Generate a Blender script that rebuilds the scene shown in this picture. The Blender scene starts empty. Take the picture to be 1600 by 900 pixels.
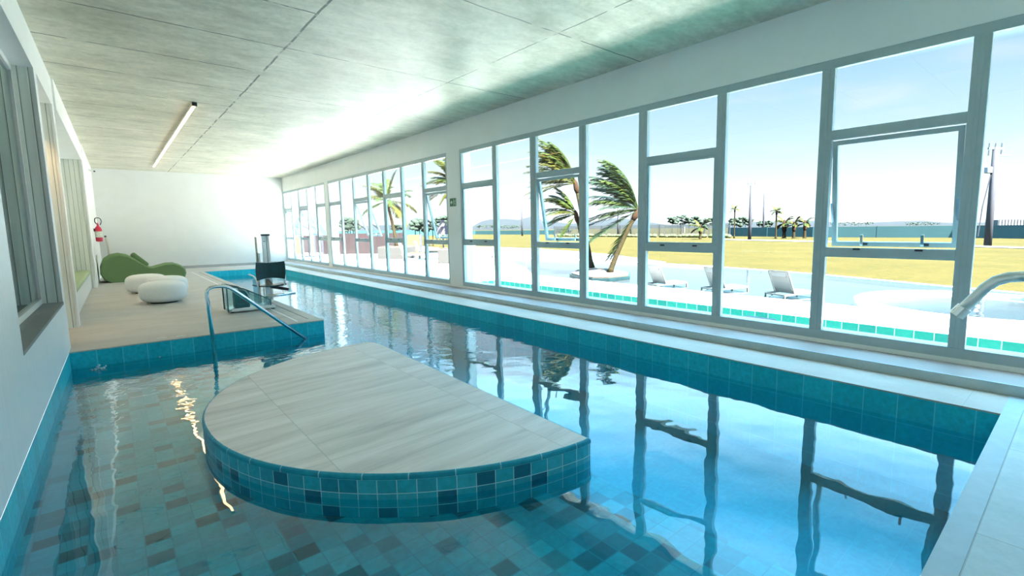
import bpy, bmesh, math, random
from mathutils import Vector, Matrix
C = bpy.context.scene.collection
SC = bpy.context.scene
PI = math.pi
# ------------------------------------------------------------------ camera
F = 759.613; YAW, PIT, ROL = .71713889, .11702587, -.01343034; CX, CY = 838.86, 445.577
EYE = Vector((0, 0, 1.35))
_fw = Vector((math.sin(YAW)*math.cos(PIT), math.cos(YAW)*math.cos(PIT), -math.sin(PIT)))
_ri = Vector((math.cos(YAW), -math.sin(YAW), 0)); _up = _ri.cross(_fw)
RI = _ri*math.cos(ROL) + _up*math.sin(ROL); UP = -_ri*math.sin(ROL) + _up*math.cos(ROL)
def ray(x, y): return (x-CX)/F*RI - (y-CY)/F*UP + _fw
def at(x, y, z): d = ray(x, y); return EYE + d*((z-EYE.z)/d.z)          # point of the ground level z
def at_d(x, y, f): return EYE + ray(x, y)*f                              # point at a distance along the view
def dist(p): return (Vector(p)-EYE).dot(_fw)
cd = bpy.data.cameras.new('camera'); cam = bpy.data.objects.new('camera', cd); C.objects.link(cam)
cd.sensor_width = 36; cd.lens = F/1600*36; cd.shift_x = (800-CX)/1600; cd.shift_y = (CY-450)/1600
cd.clip_start = .02; cd.clip_end = 4000
cam.matrix_world = Matrix(((RI.x, UP.x, -_fw.x, EYE.x), (RI.y, UP.y, -_fw.y, EYE.y), (RI.z, UP.z, -_fw.z, EYE.z), (0, 0, 0, 1)))
SC.camera = cam
# ------------------------------------------------------------------ node helpers
class NT:
    def __init__(s, name):
        s.m = bpy.data.materials.new(name); s.m.use_nodes = True; s.t = s.m.node_tree; s.t.nodes.clear()
        s.out = s.n('ShaderNodeOutputMaterial')
    def n(s, typ, **kw):
        nd = s.t.nodes.new(typ)
        for k, v in kw.items(): setattr(nd, k, v)
        return nd
    def link(s, a, b): s.t.links.new(a, b)
    def set(s, inp, v):
        if isinstance(v, bpy.types.NodeSocket): s.link(v, inp)
        elif v is not None: inp.default_value = v
    def math(s, op, a, b=None, c=None, clamp=False):
        nd = s.n('ShaderNodeMath', operation=op, use_clamp=clamp)
        for i, v in enumerate((a, b, c)):
            if v is not None: s.set(nd.inputs[i], v)
        return nd.outputs[0]
    def vmath(s, op, a, b=None):
        nd = s.n('ShaderNodeVectorMath', operation=op); s.set(nd.inputs[0], a)
        if b is not None: s.set(nd.inputs[1], b)
        return nd.outputs[0]
    def obj(s): return s.n('ShaderNodeTexCoord').outputs['Object']
    def pos(s): return s.n('ShaderNodeNewGeometry').outputs['Position']
    def uv(s): return s.n('ShaderNodeTexCoord').outputs['UV']
    def sep(s, v): nd = s.n('ShaderNodeSeparateXYZ'); s.link(v, nd.inputs[0]); return nd.outputs
    def noise(s, vec, scale, detail=4, rough=.55, dist=0):
        nd = s.n('ShaderNodeTexNoise'); s.set(nd.inputs['Vector'], vec); nd.inputs['Scale'].default_value = scale
        nd.inputs['Detail'].default_value = detail; nd.inputs['Roughness'].default_value = rough; nd.inputs['Distortion'].default_value = dist
        return nd.outputs['Fac']
    def ramp(s, fac, stops, interp='LINEAR'):
        nd = s.n('ShaderNodeValToRGB'); nd.color_ramp.interpolation = interp; e = nd.color_ramp.elements
        while len(e) < len(stops): e.new(.5)
        for i, (p, c) in enumerate(stops):
            e[i].position = p; e[i].color = (*c, 1) if len(c) == 3 else c
        s.link(fac, nd.inputs[0]); return nd.outputs[0]
    def mix(s, fac, a, b, blend='MIX'):
        nd = s.n('ShaderNodeMix', data_type='RGBA', blend_type=blend); s.set(nd.inputs[0], fac)
        for i, v in ((6, a), (7, b)): s.set(nd.inputs[i], (*v, 1) if isinstance(v, tuple) and len(v) == 3 else v)
        return nd.outputs[2]
    def schlick(s, f0, normal=None, k=1.0, pw=5):
        g = s.n('ShaderNodeNewGeometry'); nd = s.n('ShaderNodeVectorMath', operation='DOT_PRODUCT')
        s.link(g.outputs['Incoming'], nd.inputs[0]); s.link(normal if normal is not None else g.outputs['Normal'], nd.inputs[1])
        c = s.math('SUBTRACT', 1, s.math('ABSOLUTE', nd.outputs['Value']), clamp=True)
        return s.math('ADD', f0, s.math('MULTIPLY', (1-f0)*k, s.math('POWER', c, pw)))
    def bump(s, h, strength=.3, dist=.01):
        nd = s.n('ShaderNodeBump'); nd.inputs['Strength'].default_value = strength; nd.inputs['Distance'].default_value = dist
        s.link(h, nd.inputs['Height']); return nd.outputs[0]
    def bsdf(s, color, rough=.5, metal=0, normal=None, spec=.5, **kw):
        b = s.n('ShaderNodeBsdfPrincipled')
        s.set(b.inputs['Base Color'], (*color, 1) if isinstance(color, tuple) and len(color) == 3 else color)
        s.set(b.inputs['Roughness'], rough); b.inputs['Metallic'].default_value = metal; b.inputs['Specular IOR Level'].default_value = spec
        if normal is not None: s.link(normal, b.inputs['Normal'])
        for k, v in kw.items(): s.set(b.inputs[k], v)
        s.link(b.outputs[0], s.out.inputs[0]); return b
def plain(name, color, rough=.5, metal=0, var=.08, scale=12, spec=.5, bump=0, **kw):
    t = NT(name); p = t.obj(); n = t.noise(p, scale)
    lo = tuple(max(0, c*(1-var)) for c in color); hi = tuple(min(1, c*(1+var)) for c in color)
    col = t.ramp(n, [(.3, lo), (.7, hi)])
    t.bsdf(col, rough, metal, t.bump(n, bump, .02) if bump else None, spec, **kw); return t.m
def emit(name, color, strength):
    t = NT(name); e = t.n('ShaderNodeEmission'); e.inputs[0].default_value = (*color, 1); e.inputs[1].default_value = strength
    t.link(e.outputs[0], t.out.inputs[0]); return t.m
def tiles(name, size, tones, grout, gw=.012, rough=.25, off=(0, 0), spec=.5):
    """mosaic on UV coordinates in metres; tones = colour-ramp stops picked at random for each tile"""
    t = NT(name); uv = t.uv(); x, y, z = t.sep(uv)
    u = t.math('DIVIDE', t.math('ADD', x, off[0]+100*size[0]), size[0]); v = t.math('DIVIDE', t.math('ADD', y, off[1]+100*size[1]), size[1])
    cu, cv = t.math('FLOOR', u), t.math('FLOOR', v)
    cb = t.n('ShaderNodeCombineXYZ'); t.link(cu, cb.inputs[0]); t.link(cv, cb.inputs[1])
    w = t.n('ShaderNodeTexWhiteNoise', noise_dimensions='3D'); t.link(cb.outputs[0], w.inputs['Vector'])
    col = t.ramp(w.outputs['Value'], tones, 'CONSTANT')
    nz = t.noise(t.vmath('MULTIPLY', uv, (1, 1, 1)), 22, 5, .65)
    col = t.mix(.55, col, t.ramp(nz, [(.3, (.45, .45, .45)), (.7, (1, 1, 1))]), 'MULTIPLY')
    fu, fv = t.math('FRACT', u), t.math('FRACT', v)
    eu = t.math('MINIMUM', fu, t.math('SUBTRACT', 1, fu)); ev = t.math('MINIMUM', fv, t.math('SUBTRACT', 1, fv))
    g = t.math('MAXIMUM', t.math('LESS_THAN', eu, gw/size[0]/2), t.math('LESS_THAN', ev, gw/size[1]/2))
    col = t.mix(g, col, grout)
    t.bsdf(col, rough, spec=spec); return t.m
# ------------------------------------------------------------------ materials
M = {}
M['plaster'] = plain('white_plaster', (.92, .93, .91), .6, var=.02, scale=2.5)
M['frame'] = plain('grey_white_aluminium', (.42, .51, .53), .35, var=.03)
M['black'] = plain('black_plastic', (.02, .025, .03), .4)
M['rubber'] = plain('dark_rubber', (.03, .03, .03), .7)
M['chrome'] = plain('polished_steel', (.88, .91, .93), .14, 1, var=.03)
M['brushed'] = plain('brushed_steel', (.72, .77, .79), .3, 1, var=.05)
M['white'] = plain('white_paint', (.85, .86, .85), .4, var=.02)
M['ottoman'] = plain('white_leatherette', (.82, .84, .85), .5, var=.02, scale=30, bump=.08)
M['green'] = plain('olive_green_fabric', (.155, .255, .115), .85, var=.12, scale=60, bump=.25, spec=.2)
M['cushion'] = plain('pale_green_vinyl', (.36, .47, .27), .5, var=.06)
M['lift_plastic'] = plain('dark_blue_green_plastic', (.012, .055, .065), .35, var=.15)
M['red'] = plain('red_enamel', (.72, .03, .08), .3)
M['sign_green'] = plain('sign_green', (.01, .11, .04), .4)
M['sign_white'] = plain('sign_pale', (.55, .75, .55), .4)
M['warm_led'] = emit('warm_led', (1, .60, .27), 2.0)
def m_concrete():
    t = NT('board_marked_concrete'); p = t.pos(); X, Y, Z = t.sep(p)
    big = t.noise(p, .8, 6, .65); st = t.noise(t.vmath('MULTIPLY', p, (.9, 3.2, 1)), 1.3, 6, .68, .8); fine = t.noise(p, 16, 6, .7)
    col = t.ramp(big, [(.3, (.62, .59, .475)), (.68, (.92, .865, .73))])
    bl = t.noise(t.vmath('MULTIPLY', p, (1, 1.6, 1)), 2.6, 6, .72, .5)
    col = t.mix(.55, col, t.ramp(bl, [(.34, (.60, .62, .56)), (.60, (1, 1, 1))]), 'MULTIPLY')
    col = t.mix(.42, col, t.ramp(st, [(.30, (.55, .57, .52)), (.62, (1, 1, 1))]), 'MULTIPLY')
    col = t.mix(.5, col, t.ramp(fine, [(.3, (.7, .7, .68)), (.6, (1, 1, 1))]), 'MULTIPLY')
    wob = t.math('MULTIPLY', t.math('SUBTRACT', t.noise(p, 3.0, 3), .5), .035)
    def line(c, v, w): return t.math('LESS_THAN', t.math('ABSOLUTE', t.math('SUBTRACT', t.math('ADD', c, wob), v)), w)
    def rep(c, step, o, w):
        f = t.math('FRACT', t.math('DIVIDE', t.math('ADD', t.math('ADD', c, wob), 100*step-o), step))
        return t.math('LESS_THAN', t.math('MINIMUM', f, t.math('SUBTRACT', 1, f)), w/step)
    left = t.math('LESS_THAN', X, 1.82)
    g = t.math('MAXIMUM', line(X, 1.82, .013), line(X, 4.1, .009))
    g = t.math('MAXIMUM', g, t.math('MULTIPLY', rep(Y, 1.22, 4.27, .012), left))
    g = t.math('MAXIMUM', g, rep(Y, 2.44, 4.27, .010))
    brk = t.ramp(t.noise(p, 4, 3), [(.38, (0, 0, 0)), (.5, (1, 1, 1))])
    col = t.mix(t.math('MULTIPLY', t.math('MULTIPLY', g, .9), brk), col, (.12, .12, .10))
    ro = t.math('ADD', .26, t.math('MULTIPLY', st, .2))
    t.bsdf(col, ro, normal=t.bump(t.math('ADD', st, fine), .12, .02), spec=.1); return t.m
M['concrete'] = m_concrete()
def m_stone(name, a, b, sx=(3, 1, 1), joint=None, rough=.55):
    t = NT(name); p = t.pos(); n1 = t.noise(t.vmath('MULTIPLY', p, sx), 1.2, 6, .6, .4); n2 = t.noise(p, 30, 4, .7)
    col = t.ramp(n1, [(.3, a), (.7, b)])
    col = t.mix(.35, col, t.ramp(n2, [(.3, (.75, .75, .75)), (.65, (1, 1, 1))]), 'MULTIPLY')
    if joint:
        X, Y, Z = t.sep(p)
        for ax, step, o in joint:
            c = (X, Y)[ax]; f = t.math('FRACT', t.math('DIVIDE', t.math('ADD', c, 100*step-o), step))
            g = t.math('LESS_THAN', t.math('MINIMUM', f, t.math('SUBTRACT', 1, f)), .003/step)
            col = t.mix(t.math('MULTIPLY', g, .45), col, (.25, .25, .24))
    t.bsdf(col, rough, normal=t.bump(n2, .08, .01), spec=.4); return t.m
M['deck'] = m_stone('beige_deck_stone', (.46, .44, .41), (.57, .55, .515), (1, 2, 1))
M['ledge'] = m_stone('pale_ledge_stone', (.43, .37, .315), (.53, .465, .40), (2, 1, 1), [(1, 1.2, .55)])
M['near_floor'] = m_stone('pale_near_floor_stone', (.48, .56, .58), (.62, .69, .71), (4, 1, 1), [(0, 1.2, 2.74), (1, .62, .24)])
M['step_face'] = m_stone('grey_step_stone', (.42, .52, .55), (.53, .63, .66), (1, 3, 3))
M['sill'] = m_stone('grey_sill_stone', (.20, .22, .22), (.30, .32, .32), (3, 1, 1), [(1, .8, 5.9)])
M['slot'] = plain('grey_drain_slot', (.28, .26, .25), .6)
def m_island():
    t = NT('wood_look_porcelain'); p = t.pos(); X, Y, Z = t.sep(p)
    rot = t.n('ShaderNodeMapping'); rot.inputs['Rotation'].default_value = (0, 0, math.radians(-4)); t.link(p, rot.inputs[0])
    cell = t.math('ADD', t.math('FLOOR', t.math('DIVIDE', t.math('ADD', X, 9.94-.22), 1.18)), t.math('MULTIPLY', t.math('FLOOR', t.math('DIVIDE', t.math('ADD', Y, 10.0), 1.18)), 3.7))
    off = t.n('ShaderNodeCombineXYZ'); t.link(cell, off.inputs[2])
    v = t.vmath('ADD', t.vmath('MULTIPLY', rot.outputs[0], (.8, 7, 1)), off.outputs[0])
    n1 = t.noise(v, 1.0, 6, .6, .6); n2 = t.noise(t.vmath('MULTIPLY', v, (1, 4, 1)), 2.2, 5, .7)
    col = t.ramp(n1, [(.28, (.60, .53, .49)), (.45, (.80, .70, .64)), (.6, (.90, .80, .745)), (.75, (.96, .88, .84))])
    col = t.mix(.45, col, t.ramp(n2, [(.3, (.72, .72, .72)), (.6, (1, 1, 1))]), 'MULTIPLY')
    f = t.math('FRACT', t.math('DIVIDE', t.math('ADD', X, 9.94-.22), 1.18)); g = t.math('LESS_THAN', t.math('MINIMUM', f, t.math('SUBTRACT', 1, f)), .0025)
    f2 = t.math('FRACT', t.math('DIVIDE', t.math('ADD', Y, 10.0), 1.18)); g2 = t.math('LESS_THAN', t.math('MINIMUM', f2, t.math('SUBTRACT', 1, f2)), .0018)
    col = t.mix(t.math('MULTIPLY', t.math('MAXIMUM', g, g2), .4), col, (.3, .28, .26))
    t.bsdf(col, .42, normal=t.bump(n2, .05, .01), spec=.5); return t.m
M['island'] = m_island()
def m_planks(name, a, b, groove, step=.085, axis=0, o=0, gw=.05, depth=.02):
    t = NT(name); p = t.pos(); c = t.sep(p)[axis]
    q = t.math('DIVIDE', t.math('ADD', c, 100*step+o), step); f = t.math('FRACT', q); e = t.math('MINIMUM', f, t.math('SUBTRACT', 1, f))
    cb = t.n('ShaderNodeCombineXYZ'); t.link(t.math('FLOOR', q), cb.inputs[0])
    v = t.vmath('ADD', t.vmath('MULTIPLY', p, (9, 9, .5)), cb.outputs[0]); n = t.noise(v, 2.2, 6, .6, .5)
    col = t.ramp(n, [(.3, a), (.7, b)])
    g = t.math('LESS_THAN', e, gw)
    col = t.mix(g, col, groove)
    h = t.math('MINIMUM', t.math('MULTIPLY', e, 8), 1)
    t.bsdf(col, .5, normal=t.bump(h, .5, depth*.3), spec=.4); return t.m
M['planks'] = m_planks('whitewashed_planks', (.74, .78, .74), (.88, .90, .85), (.28, .30, .27), gw=.04)
M['slats'] = m_planks('narrow_wood_slats', (.45, .47, .42), (.62, .62, .55), (.22, .23, .20), step=.035, gw=.14)
M['wallwood'] = m_planks('pale_woodgrain_panel', (.84, .91, .95), (.94, .965, .98), (.86, .91, .94), step=.6, axis=1, gw=.003)
M['niche'] = m_planks('niche_back_boards', (.75, .75, .68), (.86, .84, .77), (.4, .38, .34), axis=1, step=.1)
T1, T2, T3, T4 = (.03, .70, .84), (.036, .74, .88), (.010, .16, .215), (.028, .36, .42)
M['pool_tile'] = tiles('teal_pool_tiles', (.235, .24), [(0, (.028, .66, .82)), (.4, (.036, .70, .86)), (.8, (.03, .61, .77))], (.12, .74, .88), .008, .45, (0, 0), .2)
M['shelf_tile'] = tiles('teal_shelf_mosaic', (.115, .115), [(0, (.035, .50, .61)), (.30, (.05, .56, .67)), (.55, (.03, .43, .54)), (.72, (.02, .29, .37)), (.85, (.02, .19, .25)), (.94, (.02, .12, .15))], (.025, .31, .41), .006, .3)
M['rim_tile'] = tiles('teal_rim_mosaic', (.115, .085), [(0, (.055, .56, .70)), (.35, (.08, .62, .75)), (.58, (.03, .36, .50)), (.75, (.06, .50, .64)), (.86, (.02, .21, .32))], (.45, .80, .86), .0055, .3, (0, .083), .3)
M['rim'] = tiles('teal_bullnose', (.27, 5), [(0, (.025, .36, .50)), (.5, (.028, .40, .54))], (.38, .72, .78), .006, .3, (0, 2), .3)
M['green_tile'] = tiles('green_channel_tiles', (.24, .24), [(0, (.006, .115, .098)), (.5, (.008, .13, .11)), (.8, (.006, .10, .09))], (.16, .26, .24), .012, .25)
def m_water(name, ior, amp, tint, vol=None, scale=1.0, chop=None, still=1):
    t = NT(name); p = t.pos()
    a = t.noise(t.vmath('MULTIPLY', p, (1, 1, 1)), 2.1*scale, 1, .4); b = t.noise(p, 5.2*scale, 1, .4, .2)
    h = t.math('ADD', t.math('MULTIPLY', a, amp), t.math('MULTIPLY', b, amp*.22))
    if chop:
        X, Y, Z = t.sep(p); k = t.n('ShaderNodeMapRange', interpolation_type='SMOOTHSTEP'); t.link(Y, k.inputs[0])
        k.inputs[1].default_value = chop[0]; k.inputs[2].default_value = chop[1]; k.inputs[3].default_value = 0; k.inputs[4].default_value = 1
        c = t.noise(t.vmath('MULTIPLY', p, (1.0, 1.0, 1)), 7.5*scale, 2, .5, .3)
        h = t.math('ADD', h, t.math('MULTIPLY', t.math('MULTIPLY', c, k.outputs[0]), amp*chop[2]))
    bm = t.n('ShaderNodeBump'); bm.inputs['Strength'].default_value = 1; bm.inputs['Distance'].default_value = 1; t.link(h, bm.inputs['Height'])
    fr = t.schlick(ior, bm.outputs[0], 1.0, 2.95)
    gl = t.n('ShaderNodeBsdfGlossy'); gl.inputs['Roughness'].default_value = 0; t.link(bm.outputs[0], gl.inputs['Normal'])
    tr = t.n('ShaderNodeBsdfTransparent'); tr.inputs[0].default_value = (*tint, 1)
    mx = t.n('ShaderNodeMixShader'); t.link(fr, mx.inputs[0]); t.link(tr.outputs[0], mx.inputs[1]); t.link(gl.outputs[0], mx.inputs[2])
    t.link(mx.outputs[0], t.out.inputs['Surface'])
    if vol:
        va = t.n('ShaderNodeVolumeAbsorption'); va.inputs[0].default_value = (*vol[0], 1); va.inputs[1].default_value = vol[1]
        t.link(va.outputs[0], t.out.inputs['Volume'])
    return t.m
M['water'] = m_water('pool_water', .012, .0055, (.34, .85, .925), None, 1.0, (3.8, 6.5, .9))
M['out_water'] = m_water('outdoor_pool_water', .03, .004, (.85, .97, .98), None, 1.0)
def m_glass():
    t = NT('window_glass'); fr = t.schlick(.02, None, .35)
    gl = t.n('ShaderNodeBsdfGlossy'); gl.inputs['Roughness'].default_value = 0
    tr = t.n('ShaderNodeBsdfTransparent'); tr.inputs[0].default_value = (.96, .985, .985, 1)
    mx = t.n('ShaderNodeMixShader'); t.link(fr, mx.inputs[0]); t.link(tr.outputs[0], mx.inputs[1]); t.link(gl.outputs[0], mx.inputs[2])
    t.link(mx.outputs[0], t.out.inputs[0]); return t.m
M['glass'] = m_glass()
def m_mirror():
    t = NT('mirror_glass'); gl = t.n('ShaderNodeBsdfGlossy'); gl.inputs[0].default_value = (.74, .80, .78, 1); gl.inputs['Roughness'].default_value = .01
    t.link(gl.outputs[0], t.out.inputs[0]); return t.m
M['mirror'] = m_mirror()
def m_acrylic():
    t = NT('clear_acrylic'); fr = t.schlick(.05)
    gl = t.n('ShaderNodeBsdfGlossy'); gl.inputs['Roughness'].default_value = .05
    tr = t.n('ShaderNodeBsdfTransparent'); tr.inputs[0].default_value = (.62, .80, .84, 1)
    mx = t.n('ShaderNodeMixShader'); t.link(fr, mx.inputs[0]); t.link(tr.outputs[0], mx.inputs[1]); t.link(gl.outputs[0], mx.inputs[2])
    t.link(mx.outputs[0], t.out.inputs[0]); return t.m
M['acrylic'] = m_acrylic()
# outdoors
M['patio'] = m_stone('white_patio_stone', (.44, .435, .42), (.52, .51, .495), (1, 1, 1), None, .7)
M['terrace'] = m_stone('lavender_grey_paving', (0.0479, 0.0516, 0.0663), (0.0626, 0.0663, 0.0808), (2, 2, 1), None, .6)
def m_lawn():
    t = NT('dry_lawn'); p = t.pos(); n1 = t.noise(p, .25, 5, .6); n2 = t.noise(p, 2.5, 6, .75)
    col = t.ramp(n1, [(.35, (.0235, .0185, .0019)), (.65, (.030, .0222, .0032))])
    col = t.mix(.8, col, t.ramp(n2, [(.3, (.52, .62, .45)), (.62, (1, 1, 1))]), 'MULTIPLY')
    t.bsdf(col, .95, normal=t.bump(n2, .6, .15), spec=.1); return t.m
M['lawn'] = m_lawn()
M['path'] = plain('pale_path', (0.0518, 0.0484, 0.0414), .9)
M['shallow'] = tiles('pale_blue_pool_floor', (.3, .3), [(0, (0.0318, 0.0553, 0.065)), (.5, (0.0346, 0.0581, 0.0678))], (0.0414, 0.0636, 0.0719), .01, .4)
M['green_floor'] = plain('green_channel_floor', (0.0173, 0.0662, 0.0518), .4)
M['teal_tile_out'] = tiles('teal_planter_tiles', (.2, .1), [(0, (0.00302, 0.0131, 0.0161)), (.5, (0.00402, 0.0171, 0.0202))], (0.0101, 0.0252, 0.0283), .008, .3)
M['teal_fence'] = plain('teal_fence_panel', (0.00369, 0.0346, 0.0406), .7, var=.1, scale=.3)
M['pole'] = plain('pale_concrete_pole', (.026, .027, .034), .8, var=.12, scale=3, spec=.1)
M['pole_dark'] = plain('dark_steel_arm', (0.0288, 0.0461, 0.0576), .6)
M['trunk'] = plain('palm_trunk_bark', (.0135, .0105, .0048), .9, var=.4, scale=14, bump=.5, spec=.05)
M['crownshaft'] = plain('brown_palm_fibre', (.016, .0085, .005), .9, var=.4, scale=25, bump=.4, spec=.05)
M['frond_green'] = plain('palm_frond_green', (0.0126, 0.0207, 0.0023), .6, var=.35, scale=4, spec=.1)
M['frond_yellow'] = plain('palm_frond_yellow', (0.022, 0.022, 0.00147), .6, var=.3, scale=4, spec=.1)
M['frond_dark'] = plain('palm_frond_dark', (0.00691, 0.0162, 0.00808), .6, var=.3, scale=4, spec=.1)
M['leaf_far'] = plain('distant_foliage', (0.0167, 0.0242, 0.019), .9, var=.5, scale=.5, spec=.05)
M['leaf_hedge'] = plain('hedge_foliage', (0.0173, 0.0259, 0.00346), .9, var=.35, scale=3)
M['hills'] = plain('hazy_blue_hills', (0.0146, 0.0181, 0.0219), 1, var=.05, scale=.01, spec=0)
M['sling'] = plain('white_sling_fabric', (0.122, 0.122, 0.119), .7, var=.03)
M['lounger_metal'] = plain('pale_lounger_metal', (0.057, 0.057, 0.0536), .4, var=.05)
M['planter'] = plain('beige_planter', (0.0103, 0.00905, 0.00845), .8, var=.06)
M['soil'] = plain('dry_mulch', (0.0218, 0.0142, 0.00869), 1, var=.4, scale=20)
M['burgundy'] = m_planks('burgundy_boards', (.0058, .0008, .0014), (.0072, .0011, .0019), (.002, .0003, .0005), step=.25, axis=1)
M['yellow'] = plain('yellow_panel', (0.0346, 0.0214, 0.00277), .6, var=.1)
M['teal_cloth'] = plain('teal_canopy_cloth', (0.00101, 0.0111, 0.0121), .8, var=.15, scale=2)
M['pink'] = plain('pink_canopy_cloth', (0.0282, 0.0181, 0.0242), .8, var=.05)
def m_net():
    t = NT('pale_netting'); d = t.n('ShaderNodeBsdfDiffuse'); d.inputs[0].default_value = (.072, .075, .072, 1); tr = t.n('ShaderNodeBsdfTransparent')
    n = t.noise(t.obj(), 9, 2); mx = t.n('ShaderNodeMixShader'); t.link(t.ramp(n, [(.42, (.25, .25, .25)), (.58, (.55, .55, .55))]), mx.inputs[0]); t.link(tr.outputs[0], mx.inputs[1]); t.link(d.outputs[0], mx.inputs[2])
    t.link(mx.outputs[0], t.out.inputs[0]); return t.m
M['mesh_white'] = m_net()
M['ext_white'] = plain('exterior_white_render', (.72, .73, .72), .8, var=.02)
M['stadium'] = plain('grey_bleachers', (0.0346, 0.0484, 0.0553), .8, var=.3, scale=.6)
# ------------------------------------------------------------------ mesh helpers
OFF = {}
class MB:
    def __init__(s): s.v = []; s.f = []; s.uv = {}
    def add(s, vs, fs):
        b = len(s.v); s.v += [Vector(v) for v in vs]; s.f += [tuple(b+i for i in f) for f in fs]
    def box(s, x0, x1, y0, y1, z0, z1):
        s.add([(x, y, z) for z in (z0, z1) for y in (y0, y1) for x in (x0, x1)],
              [(0, 2, 3, 1), (4, 5, 7, 6), (0, 1, 5, 4), (2, 6, 7, 3), (0, 4, 6, 2), (1, 3, 7, 5)]); return s
    def obox(s, c, ax, ay, az, hx, hy, hz):
        c = Vector(c); ax, ay, az = Vector(ax), Vector(ay), Vector(az)
        s.add([c+ax*hx*i+ay*hy*j+az*hz*k for k in (-1, 1) for j in (-1, 1) for i in (-1, 1)],
              [(0, 2, 3, 1), (4, 5, 7, 6), (0, 1, 5, 4), (2, 6, 7, 3), (0, 4, 6, 2), (1, 3, 7, 5)]); return s
    def bar(s, a, b, w, h):
        a, b = Vector(a), Vector(b); d = (b-a); L = d.length; d.normalize()
        u = Vector((0, 0, 1)) if abs(d.z) < .95 else Vector((0, 1, 0)); r = d.cross(u).normalized(); u = r.cross(d)
        return s.obox((a+b)/2, d, r, u, L/2, w/2, h/2)
    def tube(s, path, r, n=10, caps=True):
        P = [Vector(p) for p in path]; R = r if isinstance(r, (list, tuple)) else [r]*len(P); b = len(s.v); pr = None
        for i, p in enumerate(P):
            d = (P[min(i+1, len(P)-1)]-P[max(i-1, 0)]).normalized()
            if pr is None: a = d.cross(Vector((0, 0, 1)) if abs(d.z) < .9 else Vector((1, 0, 0))).normalized()
            else: a = (pr-d*pr.dot(d)).normalized()
            pr = a; c = d.cross(a)
            for k in range(n):
                t = 2*PI*k/n; s.v.append(p+(a*math.cos(t)+c*math.sin(t))*R[i])
        for i in range(len(P)-1):
            for k in range(n):
                k2 = (k+1) % n; s.f.append((b+i*n+k, b+i*n+k2, b+(i+1)*n+k2, b+(i+1)*n+k))
        if caps:
            s.f.append(tuple(b+k for k in range(n))[::-1]); s.f.append(tuple(b+(len(P)-1)*n+k for k in range(n)))
        return s
    def prism(s, poly, z0, z1):
        n = len(poly); s.add([(p[0], p[1], z0) for p in poly]+[(p[0], p[1], z1) for p in poly],
            [tuple(range(n))[::-1], tuple(range(n, 2*n))]+[(i, (i+1) % n, n+(i+1) % n, n+i) for i in range(n)]); return s
    def lathe(s, prof, c, n=24):
        b = len(s.v); c = Vector(c)
        for r, z in prof:
            for k in range(n):
                t = 2*PI*k/n; s.v.append(c+Vector((r*math.cos(t), r*math.sin(t), z)))
        for i in range(len(prof)-1):
            for k in range(n):
                k2 = (k+1) % n; s.f.append((b+i*n+k, b+i*n+k2, b+(i+1)*n+k2, b+(i+1)*n+k))
        s.f.append(tuple(b+k for k in range(n))[::-1]); s.f.append(tuple(b+(len(prof)-1)*n+k for k in range(n))); return s
    def quad(s, a, b, c, d): s.add([a, b, c, d], [(0, 1, 2, 3)]); return s
    def build(s, name, mat, parent=None, origin=None, smooth=False, bevel=0, uv=False, subs=0):
        if parent is not None: off = OFF[parent.name]
        else: off = Vector(origin) if origin is not None else Vector((0, 0, 0))
        me = bpy.data.meshes.new(name); me.from_pydata([v-off for v in s.v], [], s.f); me.update()
        bm = bmesh.new(); bm.from_mesh(me); bmesh.ops.recalc_face_normals(bm, faces=bm.faces)
        if uv:
            l = bm.loops.layers.uv.new('UVMap')
            for f in bm.faces:
                n = f.normal; ax = max(range(3), key=lambda i: abs(n[i]))
                for lp in f.loops:
                    co = lp.vert.co+off; lp[l].uv = (co.y, co.z) if ax == 0 else ((co.x, co.z) if ax == 1 else (co.x, co.y))
        bm.to_mesh(me); bm.free(); me.materials.append(mat)
        if smooth:
            for p in me.polygons: p.use_smooth = len(p.vertices) <= 4
        o = bpy.data.objects.new(name, me); C.objects.link(o)
        if parent is not None: o.parent = parent
        else: o.location = off
        OFF[o.name] = off
        if bevel:
            b = o.modifiers.new('bevel', 'BEVEL'); b.width = bevel; b.segments = 2; b.limit_method = 'ANGLE'
        if subs:
            b = o.modifiers.new('subd', 'SUBSURF'); b.levels = subs; b.render_levels = subs
        return o
def tag(o, label, cat, group=None, kind=None):
    o['label'] = label; o['category'] = cat
    if group: o['group'] = group
    if kind: o['kind'] = kind
    return o
def struct(o): o['kind'] = 'structure'; return o
def thing(name, label, cat, loc, group=None, kind=None):
    o = bpy.data.objects.new(name, None); C.objects.link(o); o.location = loc; o.empty_display_size = .1; OFF[o.name] = Vector(loc)
    if kind == 'structure': o['kind'] = kind
    else: tag(o, label, cat, group, kind)
    return o
def dup(root, loc, rotz=0, label=None, scale=None):
    kids = [k for k in C.objects if k.parent == root]
    r = root.copy(); C.objects.link(r); r.location = loc; r.rotation_euler = (0, 0, rotz); OFF[r.name] = Vector(loc)
    if scale: r.scale = scale
    if label: r['label'] = label
    for k in kids:
        c = k.copy(); C.objects.link(c); c.parent = r
        for g in [g for g in C.objects if g.parent == k]:
            d = g.copy(); C.objects.link(d); d.parent = c
    return r
def arc(c, u, v, r, a0, a1, n):
    c, u, v = Vector(c), Vector(u), Vector(v)
    return [c+(u*math.cos(a0+(a1-a0)*i/n)+v*math.sin(a0+(a1-a0)*i/n))*r for i in range(n+1)]
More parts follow.
